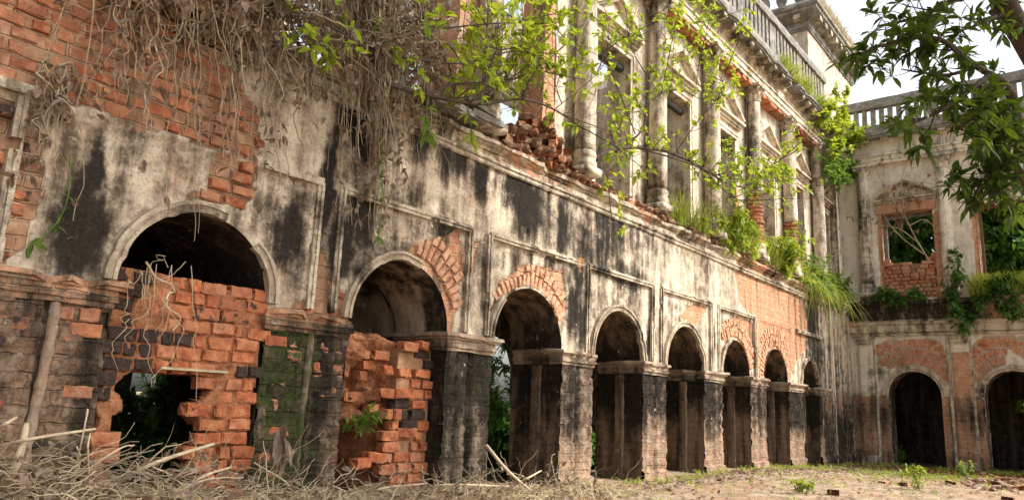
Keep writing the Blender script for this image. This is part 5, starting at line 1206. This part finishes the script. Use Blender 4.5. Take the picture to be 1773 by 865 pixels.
tw, tips, ax = twigs_from(sub+[sub[3], sub[6]], 185, .12, .36, rt, .05, None, .1)
C = [q[-1] for q in tips]+[q[3] for q in tips[::3]]; A = list(ax)+list(ax[::3])
# unseen crown above and outside the frame, extended to shade the near wall
crown = []
while len(crown) < 560:
    v = rvec(1, rt)[0]*rt.random()**.33; c = np.array([5.6, -7.0, 9.0])+v*np.array([4.6, 3.0, 2.4])
    x, y, z = proj(c)
    if z > .3 and -60 < x < 1840 and -60 < y < 900: continue
    crown.append(c)
crown = np.array(crown)
tw2 = []
for i in range(0, len(crown), 5):
    e = crown[i]; L_ = limbs[1+i % 4][0]; k = int(np.argmin(np.linalg.norm(L_-e, axis=1))); s_ = L_[k]
    tw2.append((smooth_path([s_, (s_+e)/2+rvec(1, rt)[0]*.3+[0, 0, .3], e], 6), np.linspace(.04, .01, 7)[:len(smooth_path([s_, s_, e], 6))]))
tw2 = [(p, r) for p, r in tw2 if all(not(-30 < a < 1850 and -30 < b < 900) or zz < .3 for a, b, zz in [proj(q) for q in p])]
V, F = tube_np(limbs, 12); link('trunk', fast_mesh('trunk', V, F), M['bark'], mt)
V, F = tube_np(sub+tw+tw2, 5); link('branches', fast_mesh('branches', V, F), M['bark'], mt)
V, F = whorls(np.array(C), np.array(A), 8, .14, .05, .95, rt, .18)
link('crown', fast_mesh('crown', V, F), M['leaf_mango'], mt, 'stuff')
V, F = whorls(np.concatenate([crown, crown+rvec(len(crown), rt)*.35]), rvec(2*len(crown), rt), 10, .3, .09, .95, rt, .3)
link('crown', fast_mesh('crown', V, F), M['leaf_mango'], mt, 'stuff')
# trees standing behind the end wing and the arcade
def far_tree(label, base, h, rad, n, seed, mat='leaf_green', L=.28):
    rng = np.random.default_rng(seed); t = thing('tree', label, 'tree', base, 'trees behind the ruin'); base = np.array(base, float)
    top = base+[0, 0, h*.75]; tr = (smooth_path([base, base+[rng.normal()*.2, rng.normal()*.2, h*.4], top], 12), None); tr = (tr[0], np.linspace(h*.028, h*.008, len(tr[0])))
    lm = []; 
    for i in range(9):
        k = rng.integers(4, len(tr[0])); e = base+[rng.normal()*rad[0]*.5, rng.normal()*rad[1]*.5, h*rng.uniform(.45, .95)]; q = smooth_path([tr[0][k], (tr[0][k]+e)/2+[0, 0, .2], e], 8); lm.append((q, np.linspace(h*.01, .01, len(q))))
    V, F = tube_np([tr]+lm, 7); link('trunk', fast_mesh('trunk', V, F), M['bark'], t)
    cl = base+[0, 0, h*.66]+rvec(26, rng)*np.array([rad[0]*.8, rad[1]*.8, h*.27])
    C = cl[rng.integers(0, 26, n)]+rng.normal(size=(n, 3))*np.array([rad[0], rad[1], h*.3])*.22
    V, F = whorls(C, rvec(n, rng), 5, L, L*.42, .9, rng, .2); link('crown', fast_mesh('crown', V, F, False), M[mat], t, 'stuff'); return t
far_tree('dark tree filling the bricked window of the end wing', (29.4, -2.0, -.1), 11., (1.3, 2.6), 4200, 101, 'leaf_fern', .3)
far_tree('dense dark tree behind the right hand upper window', (30.6, -4.7, -.1), 11., (1.3, 2.6), 4200, 102, 'leaf_fern', .3)
far_tree('tree behind the arcade seen through the broken upper bays', (9.5, 6.2, -.1), 8.6, (2.6, 1.6), 1100, 103, 'leaf_lime', .24)
far_tree('tree behind the far half of the arcade', (17.5, 6.5, -.1), 7.5, (2.6, 1.6), 900, 104)
far_tree('sunlit bush outside the small hole in the end wing rear wall', (28.7, -4.3, -.6), 3.6, (.6, 1.0), 900, 105, 'leaf_lime', .2)
# ------------------------------------------------------------------ ground litter
rg = np.random.default_rng(120)
def gp(x, y): return np.array([x, y, float(gz(x, y))])
# dead brush heaped along the foot of the near wall
paths = []
for i in range(1500):
    u = rg.uniform(.2, 8.6) if rg.random() < .8 else rg.uniform(.2, 4.); yy = -.12-abs(rg.normal())*.55; 
    hmax = .22*math.exp(-((u-1.2)/2.2)**2)+.07
    b = gp(u, yy)+[0, 0, rg.random()**1.6*hmax]; d = rvec(1, rg)[0]*[1, .8, .35]; d /= np.linalg.norm(d); k = 7; l = rg.uniform(.15, .8)
    P = b+np.cumsum(np.tile(d*l/k, (k, 1))+rg.normal(size=(k, 3))*l*.035, 0); P[:, 2] = np.maximum(P[:, 2], float(gz(u, yy))+.005); P[:, 1] = np.minimum(P[:, 1], -.06)
    r = rg.choice([.003, .005, .008, .012], p=[.62, .26, .1, .02]); paths.append((P, np.linspace(r*.8, r*.5, k)))
V, F = tube_np(paths[::3], 4); tag(link('dry_brush', fast_mesh('dry_brush', V, F), M['twigd']), 'darker dead stems mixed through the twig heap', 'brush', None, 'stuff')
C = np.array([p[0][3] for p in paths[::2]]); V, F = whorls(C, rvec(len(C), rg), 2, .1, .05, .9, rg, .1, .5); tag(link('dead_leaves', fast_mesh('dead_leaves', V, F, False), M['leaf_dry']), 'curled dead leaves caught in the twig heap', 'leaf litter', None, 'stuff')
V, F = tube_np([p for i, p in enumerate(paths) if i % 3], 4); tag(link('dry_brush', fast_mesh('dry_brush', V, F), M['twig']), 'tangle of dead twigs and stems along the foot of the near wall', 'brush', None, 'stuff')
bp = [gp(rg.uniform(.2, 9), -.15-abs(rg.normal())*.5) for i in range(300)]
grass('dry_grass', 'dry straw among the dead twigs below the near arches', bp, 2600, .22, 'straw', 121, wd=.005, sp=.9)
bl_ = [([(0, 772), (60, 758), (165, 742)], .013, 'long bare stick lying level across the brush at far left'), ([(200, 838), (270, 800), (370, 768)], .018, 'stout pale branch rising to the right before the doorway'), ([(0, 850), (30, 800), (46, 735)], .03, 'thick grey branch standing at the left edge'), ([(-10, 745), (10, 733), (28, 722)], .014, 'short pale stick poking in at the left edge'), ([(120, 860), (150, 720), (148, 715)], .007, 'thin hooked stem standing before the left pier'), ([(842, 770), (880, 815), (930, 858)], .022, 'stout cut branch leaning by the third arch'),
      ([(740, 845), (780, 838), (905, 842)], .014, 'curved pale branch on the ground below the third arch'), ([(890, 838), (915, 826), (937, 814)], .014, 'short stick on the ground at the sunlit pier'), ([(155, 860), (152, 780), (156, 750)], .009, 'upright twig in front of the doorway bricks'), ([(300, 862), (350, 825), (400, 808)], .013, 'slanting stick in the brush under the doorway'), ([(640, 862), (660, 845), (740, 836)], .012, 'bowed stick below the collapsed infill'), ([(450, 850), (500, 840), (440, 800)], .009, 'bent twig in the brush near the mossy pier'), ([(80, 862), (200, 780), (232, 770)], .009, 'thin stick crossing the brush at left')]
for pts, r, lab in bl_:
    q = smooth_path([at(x, y, -.35-.25*(i % 2)) for i, (x, y) in enumerate(pts)], 12); V, F = tube_np([(q, np.linspace(r, r*.75, len(q)))], 7)
    tag(link('fallen_branch', fast_mesh('fallen_branch', V, F), M['twig']), lab, 'branch', 'dead branches in the brush')
q = at(478, 762, -.3); t = thing('wilted_plant', 'wilted plant with curled pale brown leaves before the mossy pier', 'plant', q); C = q+rg.normal(size=(9, 3))*.05
P = smooth_path([q+[.03, .02, -.45], q+[0, 0, -.15], q+[0, 0, .06]], 8); V, F = tube_np([(P, np.full(len(P), .008))], 5); link('stem', fast_mesh('stem', V, F), M['twig'], t)
V, F = whorls(C, np.tile([0, 0, -1.], (9, 1)), 3, .24, .07, .45, rg, .3); link('leaves', fast_mesh('leaves', V, F, False), M['leaf_dry'], t, 'stuff')
# leaf litter, weeds and grass on the open ground
C = np.array([gp(rg.uniform(6, 24), -rg.uniform(.0, 6.5)) for i in range(1500)])+[0, 0, .012]
V, F = leaves_np(C, rvec(1500, rg)*[1, 1, .15], np.tile([0, 0, 1.], (1500, 1))+rvec(1500, rg)*.4, np.full(1500, .085), np.full(1500, .045), .0); tag(link('leaf_litter', fast_mesh('leaf_litter', V, F, False), M['leaf_dry']), 'brown fallen leaves scattered over the bare earth', 'leaf litter', None, 'stuff')
C = np.array([gp(rg.uniform(21.3, 24.2), -rg.uniform(.1, 4.5)) for i in range(1300)])+[0, 0, .015]
V, F = leaves_np(C, rvec(1300, rg)*[1, 1, .2], np.tile([0, 0, 1.], (1300, 1))+rvec(1300, rg)*.5, np.full(1300, .1), np.full(1300, .055), .0); tag(link('leaf_litter', fast_mesh('leaf_litter', V, F, False), M['leaf_red']), 'reddish fallen leaves drifted against the end wing', 'leaf litter', None, 'stuff')
wp = [gp(rg.uniform(6, 20), -rg.uniform(.0, 5.5)) for i in range(220)]
grass('weeds', 'short grass tufts scattered over the courtyard earth', wp, 1300, .11, 'grass', 122, wd=.006, sp=.8)
sp2 = [gp(rg.uniform(6, 19), -rg.uniform(.1, 5.)) for i in range(500)]
grass('dry_grass', 'flattened straw strewn over the open courtyard', sp2, 2600, .14, 'straw', 125, wd=.004, sp=2.5)
wp = [gp(rg.uniform(18, 23.5), -rg.uniform(.3, 4.0)) for i in range(160)]
grass('weeds', 'low green grass in the shade before the end wing', wp, 1900, .12, 'grass', 123, wd=.007, sp=.9)
for i, (x, y, h, lab) in enumerate([(963, 832, .35, 'small weed at the base of the sunlit pier'), (1583, 845, .5, 'leafy yellow green weed on the open ground at right'), (1060, 815, .3, 'weed at the foot of the fourth arch'), (1560, 790, .45, 'weed in the mouth of the end wing arch'), (1390, 850, .2, 'tiny weed on the path'), (632, 745, .16, 'small bright weed growing from the collapsed infill'), (1668, 812, .35, 'yellow weed before the end wing pier'), (1165, 808, .3, 'weed inside the fifth arch')]):
    b = atg(x, y+8, -.05) if i != 5 else at(x, y, .2); ends = [b+np.array([rg.normal()*.2*h, rg.normal()*.2*h, h*rg.uniform(.4, 1)]) for q in range(7)]
    plant('weed', lab, 'plant', b, mains_to(b, ends, .006), 'leaf_lime' if i in (1, 4, 6) else 'leaf_green', 'leaf_green', 16, (.05, .15), .09, .04, 3, 130+i, 'weeds on the courtyard ground', along=2, droop=.2)
fp = [gp(rg.uniform(8.6, 23.5), -rg.uniform(.02, .45)) for i in range(160)]
grass('weeds', 'grass and weeds crowding the foot of the arcade piers', fp, 650, .17, 'grass', 126, wd=.007, sp=.7, jl=.6)
fp = [gp(rg.uniform(23.2, 23.95), -rg.uniform(.1, 5.5)) for i in range(80)]
grass('weeds', 'weeds crowding the foot of the end wing', fp, 700, .2, 'grass', 127, wd=.009, sp=.7, jl=.6)
C = np.array([gp(rg.uniform(6, 23), -abs(rg.normal())*.7) for i in range(1600)])+[0, 0, .014]
V, F = leaves_np(C, rvec(1600, rg)*[1, 1, .25], np.tile([0, 0, 1.], (1600, 1))+rvec(1600, rg)*.5, rg.uniform(.04, .12, 1600), np.full(1600, .045), .0); tag(link('leaf_litter', fast_mesh('leaf_litter', V, F, False), M['leaf_dry']), 'dry leaves banked along the foot of the arcade', 'leaf litter', None, 'stuff')
# loose bricks and stones
LR = ['half brick lying on the path in the middle ground', 'red brick fragment near the end wing arch']
sp_ = [(1537, 838, .2, 'grey half brick lying on the green ground before the end wing arch'), (1443, 855, .17, 'red brick shard on the path'), (1560, 838, .12, 'small dark brick piece beside the grey half brick'), (1573, 843, .17, 'dark red brick fragment at the edge of the rubble spill'), (1723, 818, .245, 'whole brown brick at the back of the rubble spill'), (1705, 812, .17, 'brick end beside the whole brown brick'), (1690, 830, .245, 'flat brick half buried in the rubble spill'), (1650, 835, .2, 'tilted brick at the left of the rubble spill'), (1740, 840, .245, 'pale brick near the right edge'), (1760, 852, .2, 'round shouldered brick at the right edge')]
for x, y, L, lab in sp_:
    b = atg(x, y, -.02); b = gp(b[0], b[1]); o = lay('loose_brick', None, b+[0, 0, .015], L, (RB.uniform(-.15, .15), RB.uniform(-.15, .15), RB.uniform(0, 3)), .15); tag(o, lab, 'brick', 'loose bricks on the ground')
rw = thing('plaster_debris', 'broken plaster and brick bits fallen along the foot of the arcade', 'rubble', gp(14, -.4))
for i in range(150):
    x, y = rg.uniform(7, 23), -.12-abs(rg.normal())*.4; rock('fragment', rw, gp(x, y)+[0, 0, .01], rg.uniform(.02, .065))
rs = thing('rubble_spill', 'low spill of stones and brickbats on the ground at right', 'rubble', gp(17.6, -4.5))
for i in range(170):
    x = 17.6+rg.normal()*1.5; y = -4.45+(x-17.6)*.12+rg.normal()*.38; rock('stone', rs, gp(x, y)+[0, 0, .015], rg.uniform(.02, .085))
for i in range(12):
    x, y = 17.6+rg.normal()*1.4, -4.5+rg.normal()*.35; lay('brick', rs, gp(x, y)+[0, 0, .01], .17, (RB.uniform(-.3, .3), RB.uniform(-.3, .3), RB.uniform(0, 3)), .1)
b = gp(*atg(1672, 819, 0.)[:2]); mb = MB(); mb.box(lambda a, c, z: (a, c, z), -.16, .16, -.05, .05, 0, .05, .015); o = mb.build('plastic_scrap', simple('blue_plastic', [(.3, (.1, .3, .42)), (.7, (.2, .45, .55))])); o.location = b; tag(o, 'scrap of pale blue plastic before the end wing pier', 'litter')
for i in range(60):
    x, y = rg.uniform(6, 19), -rg.uniform(0, 5.5)
C = [gp(rg.uniform(5, 22), -rg.uniform(.0, 6)) for i in range(500)]
Vs = []; Fs = []; nb_ = 0
for c in C:
    s_ = rg.uniform(.008, .028); pv = np.array([[-1, -1, -.3], [1, -1, -.3], [1, 1, -.3], [-1, 1, -.3], [-.6, -.5, .6], [.6, -.7, .5], [.5, .6, .7], [-.7, .5, .5]])*s_*(1+rg.uniform(-.3, .3, (8, 3)))+c
    Vs.append(pv); Fs.append(np.array([(4, 5, 6, 7), (0, 1, 5, 4), (1, 2, 6, 5), (2, 3, 7, 6), (3, 0, 4, 7)])+nb_); nb_ += 8
tag(link('pebbles', fast_mesh('pebbles', np.concatenate(Vs), np.concatenate(Fs), False), M['rubble']), 'small stones strewn over the courtyard earth', 'pebbles', None, 'stuff')
